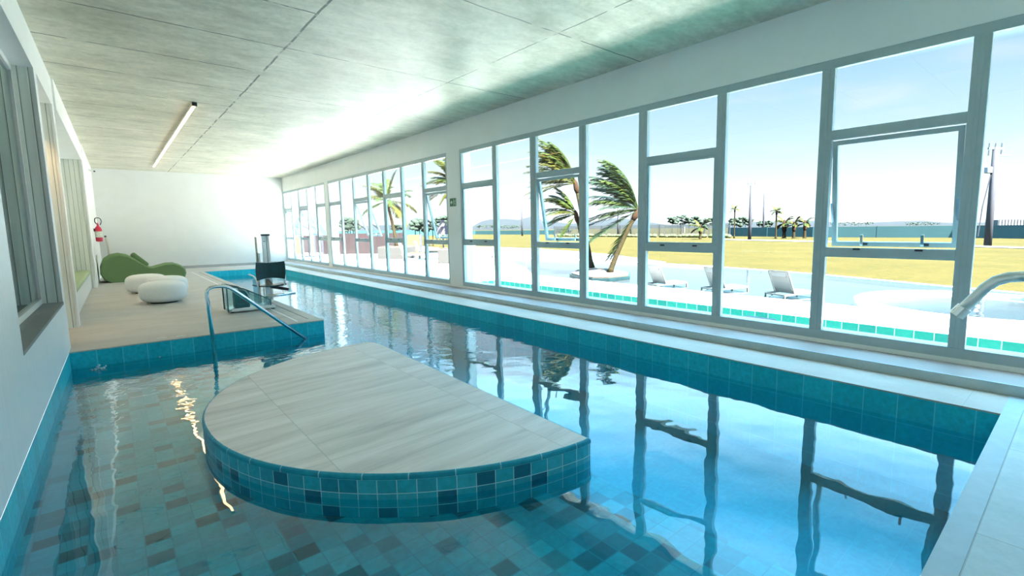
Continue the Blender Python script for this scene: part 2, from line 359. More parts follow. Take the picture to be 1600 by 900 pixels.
def fillet(pts, r, n=6):
    P = [Vector(p) for p in pts]; out = [P[0]]
    for i in range(1, len(P)-1):
        a = (P[i-1]-P[i]); b = (P[i+1]-P[i]); la, lb = a.length, b.length; k = min(r, la*.45, lb*.45)
        p0 = P[i]+a*(k/la); p2 = P[i]+b*(k/lb)
        for j in range(n+1):
            t = j/n; out.append(p0*(1-t)**2+P[i]*2*t*(1-t)+p2*t*t)
    out.append(P[-1]); return out
# ================================================================== THE ROOM
H = 3.58; WX = 5.65; FX = 5.655; OX = 5.93; YF = 22.7; YB = -4.0; ZW = -.205
PX0, PX1, PY0, PY1, DY = 2.35, 4.64, .342, 20.27, 7.66        # pool lane and deck front
def LX(y, d=0): return -.545+.01015*y+d                         # left wall face
# ceiling slab
struct(MB().box(-2.2, OX, YB-.2, YF+.2, H, H+.25).build('ceiling', M['concrete']))
# floor pieces (one slab level)
fl = MB()
fl.prism([(LX(DY)-1.6, DY), (PX0, DY), (PX0, PY1), (LX(PY1)-1.6, PY1)], -.012, 0)
fl.prism([(-2.1, PY1), (5.2, PY1), (5.2, YF), (-2.1, YF)], -.012, 0)
struct(fl.build('floor', M['deck']))
struct(MB().box(PX1, 5.2, PY0, PY1, -.012, 0).build('floor_ledge', M['ledge']))
struct(MB().prism([(-2.1, YB), (5.2, YB), (5.2, .242), (-2.1, .242)], -.012, 0).build('floor_near', M['near_floor']))
struct(MB().box(LX(PY0)+.003, 5.2, .243, PY0, -.012, 0).build('trim_1', M['sill'] if False else plain('pale_blue_coping', (.42, .50, .54), .45, var=.06)))
# drain slot and white joint along the lane
struct(MB().box(2.185, 2.215, DY+.25, PY1-.1, 0, .002).build('trim_2', M['slot']))
struct(MB().box(2.005, 2.03, DY+.15, PY1+.1, 0, .002).build('trim_3', M['white']))
# plinth under the windows
struct(MB().box(5.2, OX, YB, YF, -.6, .085).build('trim_4', plain('plinth_paint', (.335, .275, .25), .5, var=.02, scale=2)))
struct(MB().box(5.185, 5.2, PY0-.1, YF, 0, .086).build('trim_5', M['step_face']))
# right wall: lintel, piers
wr = MB(); wr.box(WX, OX, YB, YF, 3.0, H)
wr.box(WX, OX, 8.90, 9.42, .13, 3.0); wr.box(WX, OX, 17.12, 17.44, .13, 3.0); wr.box(WX, OX, YB, -2.80, .13, 3.0); wr.box(WX, OX, 22.66, YF, .13, 3.0); wr.box(WX, OX, YB, YF, -.6, .13)
struct(wr.build('wall_right', M['plaster']))
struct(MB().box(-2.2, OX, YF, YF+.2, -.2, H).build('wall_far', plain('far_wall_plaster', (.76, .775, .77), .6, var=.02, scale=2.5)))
struct(MB().box(-.33, 5.2, YF-.018, YF, 0, .10).build('baseboard_far', plain('grey_skirting', (.42, .42, .41), .5)))
struct(MB().box(-2.2, OX, YB-.2, YB, -.2, H).build('wall_back', M['plaster']))
# left wall
def sec(mb, s0, s1, d0, d1, z0, z1):
    mb.prism([(LX(s0, d0), s0), (LX(s0, d1), s0), (LX(s1, d1), s1), (LX(s1, d0), s1)], z0, z1)
wl = MB()
sec(wl, YB, 4.62, -1.0, 0, 0, 3.15)                 # near blank part
sec(wl, 4.62, 7.76, -1.0, 0, 0, .57)                # under the mirror recess
sec(wl, 4.62, 7.76, -1.0, -.215, .57, 3.15)         # behind the mirror
sec(wl, 7.76, 7.98, -1.0, 0, 0, 3.15)
struct(wl.build('wall_left', M['wallwood']))
wp = MB()
sec(wp, YB, 10.05, -1.0, 0, 3.15, H); sec(wp, 10.05, 17.0, -1.0, .022, 3.15, H); sec(wp, 17.0, YF, -1.0, .035, 3.15, H)
sec(wp, 9.70, 9.92, -.9, .004, 0, 3.15); sec(wp, 16.47, YF, -.9, .032, 0, 3.15)
struct(wp.build('wall_left_piers', M['plaster']))
nb = MB(); sec(nb, 7.98, 9.70, -1.0, -.75, 0, 3.15); sec(nb, 9.92, 16.47, -1.0, -.75, 0, 3.15)
struct(nb.build('wall_left_niche', M['niche']))
jb = MB()
sec(jb, 7.735, 7.76, -.215, -.03, .57, 3.15)
sec(jb, 9.675, 9.70, -.75, -.03, 0, 3.15)
sec(jb, 16.445, 16.47, -.75, -.02, 0, 3.15)
struct(jb.build('trim_6', M['planks']))
sf = MB(); sec(sf, 17.3, 19.0, .032, .05, .02, 2.1)
cn = MB()
for s, d in ((7.73, 0), (9.67, .004), (16.44, .02)): sec(cn, s, s+.03, d-.03, d, .57 if s < 8 else 0, 3.15)
struct(cn.build('trim_7', M['white']))
ss = MB(); sec(ss, 4.62, 7.735, -.215, .004, .555, .58); struct(ss.build('trim_8', M['sill']))
# mirror in the recess
mr = thing('wall_mirror', 'tall white framed mirror set in the left wall recess above grey sill', 'mirror', (LX(6.2, -.2), 6.2, .58))
fr = MB(); sec(fr, 4.66, 4.72, -.214, -.165, .581, 3.14); sec(fr, 7.67, 7.73, -.214, -.165, .581, 3.14); sec(fr, 4.66, 7.73, -.214, -.165, .581, .64); sec(fr, 4.66, 7.73, -.214, -.165, 3.08, 3.14)
fr.build('frame', M['white'], mr)
gl = MB(); sec(gl, 4.72, 7.67, -.205, -.19, .64, 3.08); gl.build('mirror_glass', M['mirror'], mr)
# bench in the niche
bn = thing('bench', 'built-in white bench with pale green cushion inside the plank-lined niche', 'bench', (LX(13, -.4), 13, 0))
b1 = MB(); sec(b1, 10.3, 16.43, -.74, -.07, 0, .37); b1.build('base', M['white'], bn, bevel=.01)
b2 = MB(); sec(b2, 10.35, 16.40, -.73, -.05, .371, .46); b2.build('seat_cushion', M['cushion'], bn, bevel=.03)
# downlights in niches (out of view; the doorway one inferred from its warm-lit planks)
def downlight(name, y, label, d=-.4, power=18):
    p = (LX(y, d), y, 3.135); o = thing(name, label, 'light', p)
    MB().lathe([(.055, 0), (.055, .012), (.04, .014)], (p[0], p[1], 3.135), 16).build('housing', M['white'], o)
    MB().lathe([(.038, 0), (.038, .004)], (p[0], p[1], 3.13), 16).build('lens', emit('warm_lens', (1, .7, .4), 2), o)
    l = bpy.data.lights.new('niche_lamp', 'SPOT'); l.energy = power; l.color = (1, .62, .30); l.spot_size = 1.6; l.spot_blend = .8; l.shadow_soft_size = .04
    lo = bpy.data.objects.new('niche_lamp', l); C.objects.link(lo); lo.location = (0, 0, -.01); lo.parent = o
downlight('downlight', 9.3, 'small warm recessed downlight over the doorway niche between mirror and bench', -.3, 11)
downlight('downlight', 13.2, 'small warm recessed downlight over the middle of the green bench niche', -.4, 5)
# ---------------------------------------------------------------- pool basin
pb = MB(); Zd = -.85; Zs = -.315
def wallq(a, b, z0, z1): pb.quad((a[0], a[1], z0), (b[0], b[1], z0), (b[0], b[1], z1), (a[0], a[1], z1))
wallq((PX1, PY0), (PX1, PY1), Zd, -.012); wallq((PX0, PY1), (PX1, PY1), Zd, -.012); wallq((PX0, DY), (PX0, PY1), Zd, -.012)
wallq((LX(DY), DY), (PX0, DY), Zs, -.012); wallq((LX(PY0), PY0), (PX1, PY0), Zd, -.012); wallq((2.33, PY0), (2.33, DY), Zd, Zs)
wallq((LX(PY0)+.002, PY0), (LX(DY)+.002, DY), Zs, .0); wallq((PX0, DY), (2.33, DY), Zd, Zs)
struct(pb.build('pool_basin', M['pool_tile'], uv=True))
struct(MB().quad((LX(PY0), PY0, Zs), (2.33, PY0, Zs), (2.33, DY, Zs), (LX(DY), DY, Zs)).build('pool_shelf_floor', M['shelf_tile'], uv=True))
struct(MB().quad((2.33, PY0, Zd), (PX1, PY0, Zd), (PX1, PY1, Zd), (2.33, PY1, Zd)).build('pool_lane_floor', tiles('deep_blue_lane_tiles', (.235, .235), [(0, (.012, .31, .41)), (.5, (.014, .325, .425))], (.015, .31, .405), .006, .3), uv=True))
w = MB(); w.add([(LX(PY0), PY0, ZW), (PX1, PY0, ZW), (PX1, PY1, ZW), (PX0, PY1, ZW), (PX0, DY, ZW), (LX(DY), DY, ZW)], [(0, 1, 2, 3, 4, 5)])
tag(w.build('pool_water', M['water']), 'rippled teal water filling the indoor pool around the platform', 'water', kind='stuff')
# ---------------------------------------------------------------- D-shaped platform
ZI = -.05; ctr = Vector((2.36, 4.07)); rim = []
for i in range(49):
    t = PI*.5 + PI*i/48                                     # far end to near end round the left side
    r = 1.965 + .085*max(0, math.sin(t*1.0))*abs(math.cos(t*.9))
    rim.append((ctr.x+r*math.cos(t)*1.0, ctr.y+r*math.sin(t)*(1.0 if math.sin(t) < 0 else .965)))
near, far = Vector((2.305, 2.115)), Vector((2.415, 5.70))
rim = [p for p in rim if p[0] < 2.26]
rim = [tuple(far), (2.40, 5.86), (2.33, 5.955)] + rim + [tuple(near)]
def shrink(poly, d):
    c = Vector((1.6, 4.05)); out = []
    n = len(poly)
    for i in range(n):
        a, b, e = Vector(poly[i-1]), Vector(poly[i]), Vector(poly[(i+1) % n]); t1 = (b-a).normalized(); t2 = (e-b).normalized()
        nn = Vector((-(t1+t2).y, (t1+t2).x)).normalized()
        if nn.dot(c-b) < 0: nn = -nn
        k = 1/max(.5, nn.dot(Vector((-t2.y, t2.x))) if nn.dot(Vector((-t2.y, t2.x))) > 0 else -nn.dot(Vector((-t2.y, t2.x))))
        out.append(tuple(b+nn*d*k))
    return out
isl = thing('pool_platform', 'D-shaped platform with wood-look top and teal mosaic edge standing in pool', 'platform', (1.5, 4.05, Zs))
inner = shrink(rim, .014)
top = MB(); top.prism(shrink(rim, .016), ZI-.05, ZI); top.build('top', M['island'], isl)
def ring(prof, name, mat, tile):
    n = len(rim); me = bpy.data.meshes.new(name); bm = bmesh.new(); l = bm.loops.layers.uv.new('UVMap'); off = OFF[isl.name]
    rows = []; L = [0]
    for i in range(n): L.append(L[-1]+(Vector(rim[(i+1) % n])-Vector(rim[i])).length)
    for d, z in prof:
        pp = shrink(rim, d) if d else rim; rows.append([bm.verts.new(Vector((p[0], p[1], z))-off) for p in pp])
    for j in range(len(prof)-1):
        for i in range(n):
            i2 = (i+1) % n; f = bm.faces.new((rows[j][i], rows[j][i2], rows[j+1][i2], rows[j+1][i]))
            for lp, (uu, zz) in zip(f.loops, ((L[i], prof[j][1]), (L[i+1], prof[j][1]), (L[i+1], prof[j+1][1]), (L[i], prof[j+1][1]))): lp[l].uv = (uu, zz)
            f.smooth = False
    bmesh.ops.recalc_face_normals(bm, faces=bm.faces); bm.to_mesh(me); bm.free(); me.materials.append(mat)
    o = bpy.data.objects.new(name, me); C.objects.link(o); o.parent = isl; OFF[o.name] = off; return o
ring([(.02, ZI-.004), (.016, ZI+.0005), (.008, ZI-.002), (.002, ZI-.009), (0, ZI-.02), (0, ZI-.033)], 'rim_trim', M['rim'], .27)
ring([(.003, ZI-.033), (.003, Zs)], 'mosaic_side', M['rim_tile'], .105)
# ================================================================== WINDOWS
def open_sash(w, y0, y1, z0, z1, ang, label=None):
    """awning sash hung from its head, swung outwards"""
    off = OFF[w.name]; a = math.radians(ang); hx = FX+.04; hz = z1
    def P(u, v, t): return (hx+math.sin(a)*v+math.cos(a)*t, u, hz-math.cos(a)*v+math.sin(a)*t)
    hgt = z1-z0; fw = .045; t = .022
    def bx(mb, u0, u1, v0, v1, t0, t1):
        mb.add([P(u, v, q) for q in (t0, t1) for v in (v0, v1) for u in (u0, u1)],
               [(0, 2, 3, 1), (4, 5, 7, 6), (0, 1, 5, 4), (2, 6, 7, 3), (0, 4, 6, 2), (1, 3, 7, 5)])
    m = MB(); bx(m, y0, y0+fw, 0, hgt, -t, t); bx(m, y1-fw, y1, 0, hgt, -t, t); bx(m, y0+fw, y1-fw, 0, fw, -t, t); bx(m, y0+fw, y1-fw, hgt-fw, hgt, -t, t)
    s = m.build('sash', M['frame'], w)
    m = MB(); bx(m, y0+fw, y1-fw, fw, hgt-fw, -.004, .004); m.build('pane', M['glass'], s)
    for y in (y0+.008, y1-.008):
        m = MB(); m.bar((FX+.06, y, z0+hgt*.42), P(y, hgt*.80, -.01), .010, .022); m.build('stay_arm', M['black'] if ang > 10 else M['brushed'], s)
    for k in (.27, .75):
        u = y1-(y1-y0)*k; m = MB(); bx(m, u-.012, u+.012, hgt-.12, hgt-.01, -t-.02, -t); m.build('handle', M['chrome'], s)
        m = MB(); bx(m, u-.05, u-.015, hgt-.035, hgt-.015, -t-.015, -t); m.build('catch', M['black'], s)
def window_bay(name, edges, kinds, angs):
    """edges: list of (y0, y1) daylight openings from far to near; kinds: S split, F full"""
    y_far = edges[0][1]+.06; y_near = edges[-1][0]-.06
    w = thing(name, None, None, (FX, (y_far+y_near)/2, .085), kind='structure')
    zb, zt = .225, 2.912; X0, X1, GX = FX, FX+.062, FX+.036
    f = MB(); f.box(X0, X1, y_near, y_far, .131, zb); f.box(X0, X1, y_near, y_far, zt, 3.0); f.box(X0, X1, y_far-.06, y_far, zb, zt); f.box(X0, X1, y_near, y_near+.06, zb, zt)
    f.box(X1, OX+.02, y_near, y_far, .131, zb-.02)
    f.build('frame', M['frame'], w, bevel=.004)
    for i in range(len(edges)-1):
        m = MB(); a, b = edges[i+1][1], edges[i][0]; g = (b-a)
        m.box(X0, X1, a, b, zb, zt); m.box(X0-.006, X0, a+g*.36, b-g*.36, zb, zt)
        m.build('mullion', M['frame'], w, bevel=.003)
    for (y0, y1), k, ang in zip(edges, kinds, angs):
        if k == 'F':
            MB().box(GX-.004, GX+.004, y0, y1, zb, zt).build('pane', M['glass'], w); continue
        T1a, T1b, T2a, T2b = 2.205, 2.300, 1.01, 1.108
        MB().box(X0+.004, X1, y0, y1, T1a, T1b).build('transom', M['frame'], w, bevel=.003)
        tr = MB().box(X0+.004, X1, y0, y1, T2a, T2b).build('transom', M['frame'], w, bevel=.003)
        MB().box(GX-.004, GX+.004, y0, y1, zb, T2a).build('pane', M['glass'], w)
        MB().box(GX-.004, GX+.004, y0, y1, T1b, zt).build('pane', M['glass'], w)
        for q in (.27, .75):
            u = y1-(y1-y0)*q; MB().box(X0-.012, X0+.004, u-.03, u+.03, T2b-.022, T2b-.002).build('latch', M['black'], tr)
        if ang == 0:
            m = MB(); s = .028
            m.box(GX-.02, GX+.02, y0, y0+s, T2b, T1a); m.box(GX-.02, GX+.02, y1-s, y1, T2b, T1a); m.box(GX-.02, GX+.02, y0+s, y1-s, T2b, T2b+s); m.box(GX-.02, GX+.02, y0+s, y1-s, T1a-s, T1a)
            sh = m.build('sash', M['frame'], w); MB().box(GX-.004, GX+.004, y0+s, y1-s, T2b+s, T1a-s).build('pane', M['glass'], sh)
        else: open_sash(w, y0+.008, y1-.008, T2b+.005, T1a-.012, ang)
    return w
kf = 5.85/5.65
E1 = [(7.75, 8.84), (6.63, 7.62), (5.44, 6.47), (4.29, 5.29), (3.13, 4.15), (1.98, 3.01), (.81, 1.86), (-.35, .69), (-1.53, -.47), (-2.73, -1.66)]
window_bay('window_1', E1, 'SFSFSFSFSF', [0, 0, 10, 0, 0, 0, 7, 0, 0, 0])
E2 = [(16.04, 17.06), (14.93, 15.94), (13.84, 14.86), (12.77, 13.72), (11.70, 12.66), (10.57, 11.60), (9.48, 10.46)]
window_bay('window_2', E2, 'SFSFSFS', [0, 0, 19, 0, 0, 0, 12])
E3 = [(21.65, 22.60), (20.60, 21.54), (19.50, 20.46), (18.50, 19.42), (17.50, 18.40)]
window_bay('window_3', E3, 'SFSFS', [24, 0, 22, 0, 0])
# ================================================================== INDOOR THINGS
# linear ceiling light
ll = thing('linear_light', 'long slim warm glowing strip light fixed to the concrete ceiling', 'light', (1.30, 15.6, H))
MB().box(1.272, 1.328, 10.45, 20.75, H-.045, H-.001).build('housing', M['white'], ll)
MB().box(1.281, 1.319, 10.47, 20.73, H-.058, H-.045).build('diffuser', M['warm_led'], ll)
MB().box(1.265, 1.335, 10.39, 10.45, H-.06, H-.001).build('end_cap', M['black'], ll)
# exit sign
sy = 9.195
es = thing('exit_sign', 'small green exit sign with white arrow on the white window pier', 'sign', (WX, sy, 1.9))
MB().box(WX-.006, WX, sy-.125, sy+.125, 1.84, 2.01).build('plate', M['sign_green'], es)
x = WX-.0075
ar = MB(); ar.add([(x, sy+.11, 1.925), (x, sy+.05, 1.975), (x, sy+.05, 1.945), (x, sy+.01, 1.945), (x, sy+.01, 1.905), (x, sy+.05, 1.905), (x, sy+.05, 1.875)], [(0, 1, 2, 3, 4, 5, 6)]); ar.build('arrow', M['sign_white'], es)
rn = MB(); rn.add([(x, sy-.035+.018*math.cos(a*PI/5), 1.978+.014*math.sin(a*PI/5)) for a in range(10)], [tuple(range(10))])
for a, b in (((-.04, 1.96), (-.055, 1.915)), ((-.045, 1.95), (-.015, 1.93)), ((-.05, 1.95), (-.082, 1.945)), ((-.055, 1.915), (-.03, 1.895)), ((-.03, 1.895), (-.028, 1.86)), ((-.055, 1.915), (-.085, 1.87))):
    A = Vector((x, sy+a[0], a[1])); B = Vector((x, sy+b[0], b[1])); d = (B-A).normalized(); nrm = Vector((0, -d.z, d.y))*.008
    rn.quad(A+nrm, B+nrm, B-nrm, A-nrm)
rn.box(x-.0002, x, sy-.118, sy-.104, 1.85, 2.0); rn.build('running_figure', M['sign_white'], es)
# fire extinguisher
ey = 18.6; ex = LX(ey, .032)+.10
fe = thing('fire_extinguisher', 'red fire extinguisher hung on the white end of the left wall', 'fire extinguisher', (ex, ey, 1.13))
MB().lathe([(.03, 0), (.075, .012), (.078, .05), (.078, .34), (.06, .40), (.03, .435), (.025, .46)], (ex, ey, 1.13), 20).build('body', M['red'], fe, smooth=True)
fbody = [k for k in C.objects if k.parent == fe][0]; lb = MB(); lb.lathe([(.0795, 0), (.0795, .17)], (ex, ey, 1.25), 20); lb.build('label', plain('extinguisher_label', (.66, .70, .60), .5, var=.25, scale=25), fbody)
MB().box(ex-.02, ex+.02, ey-.02, ey+.06, 1.58, 1.63).tube([(ex, ey+.02, 1.62), (ex, ey-.05, 1.66), (ex, ey-.1, 1.645)], .012, 8).build('valve', M['red'], fe)
MB().tube(fillet([(ex, ey+.02, 1.60), (ex-.06, ey+.04, 1.68), (ex-.05, ey+.02, 1.80), (ex+.06, ey, 1.80), (ex+.09, ey, 1.70), (ex+.05, ey, 1.60)], .06), .011, 8).build('hose', M['black'], fe, smooth=True)
MB().box(ex-.10, ex-.072, ey-.03, ey+.03, 1.42, 1.5).build('bracket', M['black'], fe)
# security camera
sc = thing('security_camera', 'tiny white security camera high on left wall near ceiling corner', 'camera', (LX(20, .035), 20.0, 3.25))
MB().box(LX(20, .035), LX(20, .035)+.05, 19.97, 20.03, 3.22, 3.28).build('mount', M['white'], sc)
schs = MB().tube([(LX(20, .035)+.04, 20.02, 3.25), (LX(20, .035)+.13, 19.86, 3.21)], .035, 12).build('housing', M['white'], sc)
MB().tube([(LX(20, .035)+.13, 19.86, 3.21), (LX(20, .035)+.135, 19.85, 3.208)], .026, 12).build('lens', M['black'], schs)
# leaning pole behind the sofa
pl = thing('pole', 'thin pale pole leaning against far wall behind the green lounger', 'pole', (-.02, 22.35, 0))
MB().tube([(-.02, 22.35, 0.01), (-.11, 22.62, 1.23)], [.035, .025], 10).build('shaft', plain('cream_pole', (.55, .5, .42), .5), pl)
MB().tube([(-.11, 22.62, 1.23), (-.113, 22.632, 1.28)], .03, 10).build('cap', M['black'], pl)
# green chaise
prof = [(-.10, 0), (-.22, .09), (-.285, .25), (-.275, .46), (-.20, .65), (-.05, .765), (.13, .80), (.31, .755), (.47, .645), (.62, .50), (.76, .385), (.86, .355), (1.00, .395), (1.20, .45), (1.38, .45), (1.53, .39), (1.625, .28), (1.645, .15), (1.60, .03), (1.52, 0)]
ch = thing('chaise_lounge', 'olive green sculpted chaise lounger with two rounded humps by far wall', 'lounger', (.7, 18.35, 0))
def hump(y0, y1, ins, name, bow=.06):
    mb = MB(); n = len(prof); cxm, czm = .68, .25; rows = []
    for k, (y, s) in enumerate(((y0+.0, .86), (y0-.0+.03, .94), (y0+.10, 1), (y1-.10, 1), (y1-.03, .94), (y1, .86))):
        rows.append([(cxm+(px-cxm)*(1-(1-s)*.35)+ins, y, max(0, czm+(pz-czm)*(1-(1-s)*.9)) if pz > .02 else 0) for px, pz in prof])
    b = 0
    for r in rows: mb.v += [Vector(p) for p in r]
    for j in range(len(rows)-1):
        for i in range(n):
            i2 = (i+1) % n; mb.f.append((j*n+i, j*n+i2, (j+1)*n+i2, (j+1)*n+i))
    mb.f.append(tuple(range(n))); mb.f.append(tuple((len(rows)-1)*n+i for i in range(n))[::-1])
    return mb.build(name, M['green'], ch, smooth=True)
bd = hump(17.8, 18.85, 0, 'body')
for m in [bd]:
    es_ = m.modifiers.new('split', 'EDGE_SPLIT'); es_.split_angle = math.radians(50)
pm = MB(); d = Vector((.36, 0, -.40)).normalized(); u = Vector((d.z*-1, 0, d.x)); cpt = Vector((.60, 18.4, .585))
pm.obox(cpt, d, Vector((0, 1, 0)), u, .24, .32, .07); pm.build('pillow', M['green'], ch, smooth=True, bevel=.05)
# ottomans
def pebble(name, label, c, s=1):
    o = thing(name, label, 'ottoman', (c[0], c[1], 0), 'white pouf ottomans on the deck'); pr = []
    for i in range(15):
        t = -PI/2+PI*i/14; rr = abs(math.cos(t))**.55; zz = math.copysign(abs(math.sin(t))**.62, math.sin(t))
        pr.append((max(.02, .385*rr), .205+.205*zz))
    mb = MB(); mb.lathe(pr, (c[0], c[1], .012), 32); mb.build('cover', M['ottoman'], o, smooth=True)
    MB().lathe([(.22, 0), (.22, .02)], (c[0], c[1], 0), 24).build('base', M['black'], o)
    return o
ot = pebble('ottoman', 'white round ottoman nearest the camera, fully visible', (.70, 11.95))
dup(ot, (.545, 14.25, 0), .4, 'white round ottoman half hidden directly behind the nearest ottoman')
o3 = at(262, 461, 0); dup(ot, (o3.x, o3.y, 0), .9, 'white round ottoman almost hidden behind the nearest one, only a sliver of top showing')
# handrail into the shelf
hr = thing('handrail', 'polished steel handrail sloping from the shelf steps down into water before deck', 'handrail', (.9, 7.26, Zs))
ra, rb = Vector((.886, 7.261, 0)), Vector((2.024, 7.457, 0)); dr = (rb-ra).normalized()
p0 = Vector((.886, 7.261, Zs)); p1 = Vector((.845, 7.254, .665)); p2 = Vector((1.075, 7.293, .672)); p3 = Vector((2.03, 7.458, -.215)); p4 = Vector((2.045, 7.46, -.23))
MB().tube(fillet([p0, p1, p2, p3], .10, 8), .023, 14).build('rail', M['chrome'], hr, smooth=True)
MB().tube([p3, p3+Vector((-.02, 0, -.085))], .02, 10).build('foot', M['chrome'], hr)
MB().lathe([(.05, 0), (.05, .012), (.03, .018)], (p0.x, p0.y, Zs), 16).build('flange', M['chrome'], hr)
# near grab rail at the right
ga = at_d(1497, 490, 2.0); 
gr = thing('grab_rail', 'thick polished steel grab rail arching in from right edge near the camera', 'handrail', (ga.x+.9, ga.y-.75, 0))
gp = [at_d(1498, 489, 2.0), at_d(1518, 470, 1.97), at_d(1540, 449, 1.94), at_d(1556, 439, 1.92), at_d(1575, 433.5, 1.90), at_d(1600, 432, 1.87), at_d(1640, 440, 1.80), at_d(1680, 462, 1.74), at_d(1712, 500, 1.68)]
gend = gp[-1]
pts = gp+[Vector((gend.x+.02, gend.y-.03, .5)), Vector((gend.x+.03, gend.y-.04, .2)), Vector((gend.x+.03, gend.y-.04, 0))]
gr.location = (pts[-1].x, pts[-1].y, 0); OFF[gr.name] = Vector(gr.location)
MB().tube(pts, .0205, 16).build('rail', M['brushed'], gr, smooth=True)
d0 = (gp[1]-gp[0]).normalized(); MB().tube([gp[0]-d0*.012, gp[0]+d0*.03], .0265, 16).build('end_collar', M['chrome'], gr)
MB().lathe([(.05, 0), (.05, .012), (.03, .02)], (pts[-1].x, pts[-1].y, 0), 16).build('flange', M['chrome'], gr)
# pool lift
lf = thing('pool_lift', 'steel pool lift with dark blue plastic seat and clear cover box on deck', 'pool lift', (2.0, 9.9, 0))
cvb = MB(); cvb.add([(x_, y_, z_) for y_ in (9.40, 9.78) for x_, z_ in ((1.38, .03), (2.02, .03), (2.02, .17), (1.62, .40), (1.38, .47))], [(0, 1, 2, 3, 4), (5, 6, 7, 8, 9), (0, 1, 6, 5), (1, 2, 7, 6), (2, 3, 8, 7), (3, 4, 9, 8), (4, 0, 5, 9)])
cover = cvb.build('cover_box', M['acrylic'], lf)
e = MB(); pr_ = [(1.38, .03), (1.38, .47), (1.62, .40), (2.02, .17), (2.02, .03)]
for yy in (9.40, 9.78):
    for (xa, za), (xb, zb_) in zip(pr_[:-1], pr_[1:]): e.bar((xa, yy, za), (xb, yy, zb_), .018, .018)
for xx, zz in ((1.38, .47), (1.62, .40), (2.02, .17)): e.bar((xx, 9.40, zz), (xx, 9.78, zz), .018, .018)
e.build('cover_edges', plain('teal_edge_strip', (.03, .14, .16), .3), lf)
MB().box(1.40, 2.10, 9.42, 9.98, .012, .06).build('base_plate', M['brushed'], lf, bevel=.008)
MB().box(1.43, 2.03, 9.385, 9.405, .035, .075).build('front_strip', M['white'], lf)
for (xx, yy) in ((1.44, 9.45), (1.44, 9.92), (2.06, 9.45), (2.06, 9.92)): MB().lathe([(.03, 0), (.03, .02), (.02, .03)], (xx, yy, 0), 12).build('foot', M['rubber'], lf)
MB().box(1.5, 1.72, 9.48, 9.70, .06, .36).build('battery_case', plain('teal_case', (.05, .24, .26), .4), lf, bevel=.02)
MB().tube(arc((1.55, 9.44, .25), (0, 0, 1), (1, 0, 0), .15, 0, 1.6, 10), .012, 8).build('hose', M['white'], lf, smooth=True)
mast = MB().box(2.12, 2.27, 10.32, 10.46, 0, .02).box(2.165, 2.225, 10.36, 10.42, .02, 1.29)
mast = mast.build('mast', M['brushed'], lf)
MB().box(2.155, 2.30, 10.35, 10.43, 1.27, 1.305).build('mast_head', M['black'], mast, bevel=.008)
MB().lathe([(.014, 0), (.014, .01)], (2.195, 10.352, 1.16), 12).build('knob', M['black'], mast)
MB().box(2.24, 2.285, 10.38, 10.44, .05, 1.27).build('guide_rail', M['white'], lf)
MB().box(2.05, 2.08, 10.40, 10.43, .0, 1.25).build('side_post', plain('cream_post', (.65, .58, .48), .4), lf)
MB().box(2.075, 2.125, 10.37, 10.42, .78, .95).build('hand_control', M['brushed'], lf, bevel=.01)
MB().bar((2.195, 10.36, .42), (2.2, 9.98, .33), .05, .06).bar((2.2, 9.98, .33), (2.42, 9.80, .28), .03, .05).build('arm', M['black'], lf)
# seat shell
st = MB(); cxs, ys = 2.145, 9.80
n = 9
def shell(rows, th, ax):
    g = []
    for r in rows: g.append([Vector(p) for p in r])
    nr, nc = len(g), len(g[0]); b = len(st.v)
    for q in (0, 1):
        for r in g: st.v += [p+ax*th*q for p in r]
    N = nr*nc
    for i in range(nr-1):
        for j in range(nc-1):
            a, b2, c2, d2 = i*nc+j, i*nc+j+1, (i+1)*nc+j+1, (i+1)*nc+j
            st.f.append((b+a, b+b2, b+c2, b+d2)); st.f.append((b+N+d2, b+N+c2, b+N+b2, b+N+a))
    edge = [(0, j) for j in range(nc)]+[(i, nc-1) for i in range(1, nr)]+[(nr-1, j) for j in range(nc-2, -1, -1)]+[(i, 0) for i in range(nr-2, 0, -1)]
    for k in range(len(edge)):
        p, q = edge[k], edge[(k+1) % len(edge)]; a, c = p[0]*nc+p[1], q[0]*nc+q[1]; st.f.append((b+a, b+c, b+N+c, b+N+a))
back = []
for i in range(7):
    v = i/6; z = .475+.335*v; row = []
    for j in range(n):
        u = -1+2*j/(n-1); wd = .232+.012*math.cos((v-.5)*PI)
        zz = z + (.035*(1-u*u)*(1-v) if v < .5 else -.02*(1-u*u)*(v-.5)*2)
        row.append((cxs+u*wd, ys+.045*(1-u*u)-.03*v, zz))
    back.append(row)
shell(back, .022, Vector((0, 1, 0))); st.build('seat_back', M['lift_plastic'], lf, smooth=False, bevel=.005)
st = MB(); seat = []
for i in range(6):
    v = i/5; seat.append([(cxs+.02+(-1+2*j/(n-1))*.245, ys+.06+.42*v, .375-.02*(1-(-1+2*j/(n-1))**2)+.012*(1-v)) for j in range(n)])
shell(seat, .025, Vector((0, 0, -1))); st.build('seat', M['lift_plastic'], lf, bevel=.005)
for s in (-1, 1):
    MB().tube(fillet([(cxs+s*.215, ys+.03, .36), (cxs+s*.235, ys+.02, .50), (cxs+s*.26, ys+.12, .56), (cxs+s*.27, ys+.42, .57)], .05), .013, 10).build('armrest', M['brushed'], lf, smooth=True)
    MB().tube([(cxs+s*.20, ys+.1, .35), (cxs+s*.20, ys+.1, .06 if s < 0 else .22)], .011, 8).build('leg_tube', M['brushed'], lf)
MB().tube([(2.0, 9.74, .19), (2.55, 9.9, .19)], .028, 14).build('foot_bar', M['chrome'], lf, smooth=True)
MB().tube([(2.0, 9.74, .04), (2.0, 9.74, .34)], .014, 10).build('foot_post', M['brushed'], lf)
MB().tube([(2.31, 10.0, .60), (2.55, 10.35, .64)], .012, 8).build('push_handle', M['white'], lf)
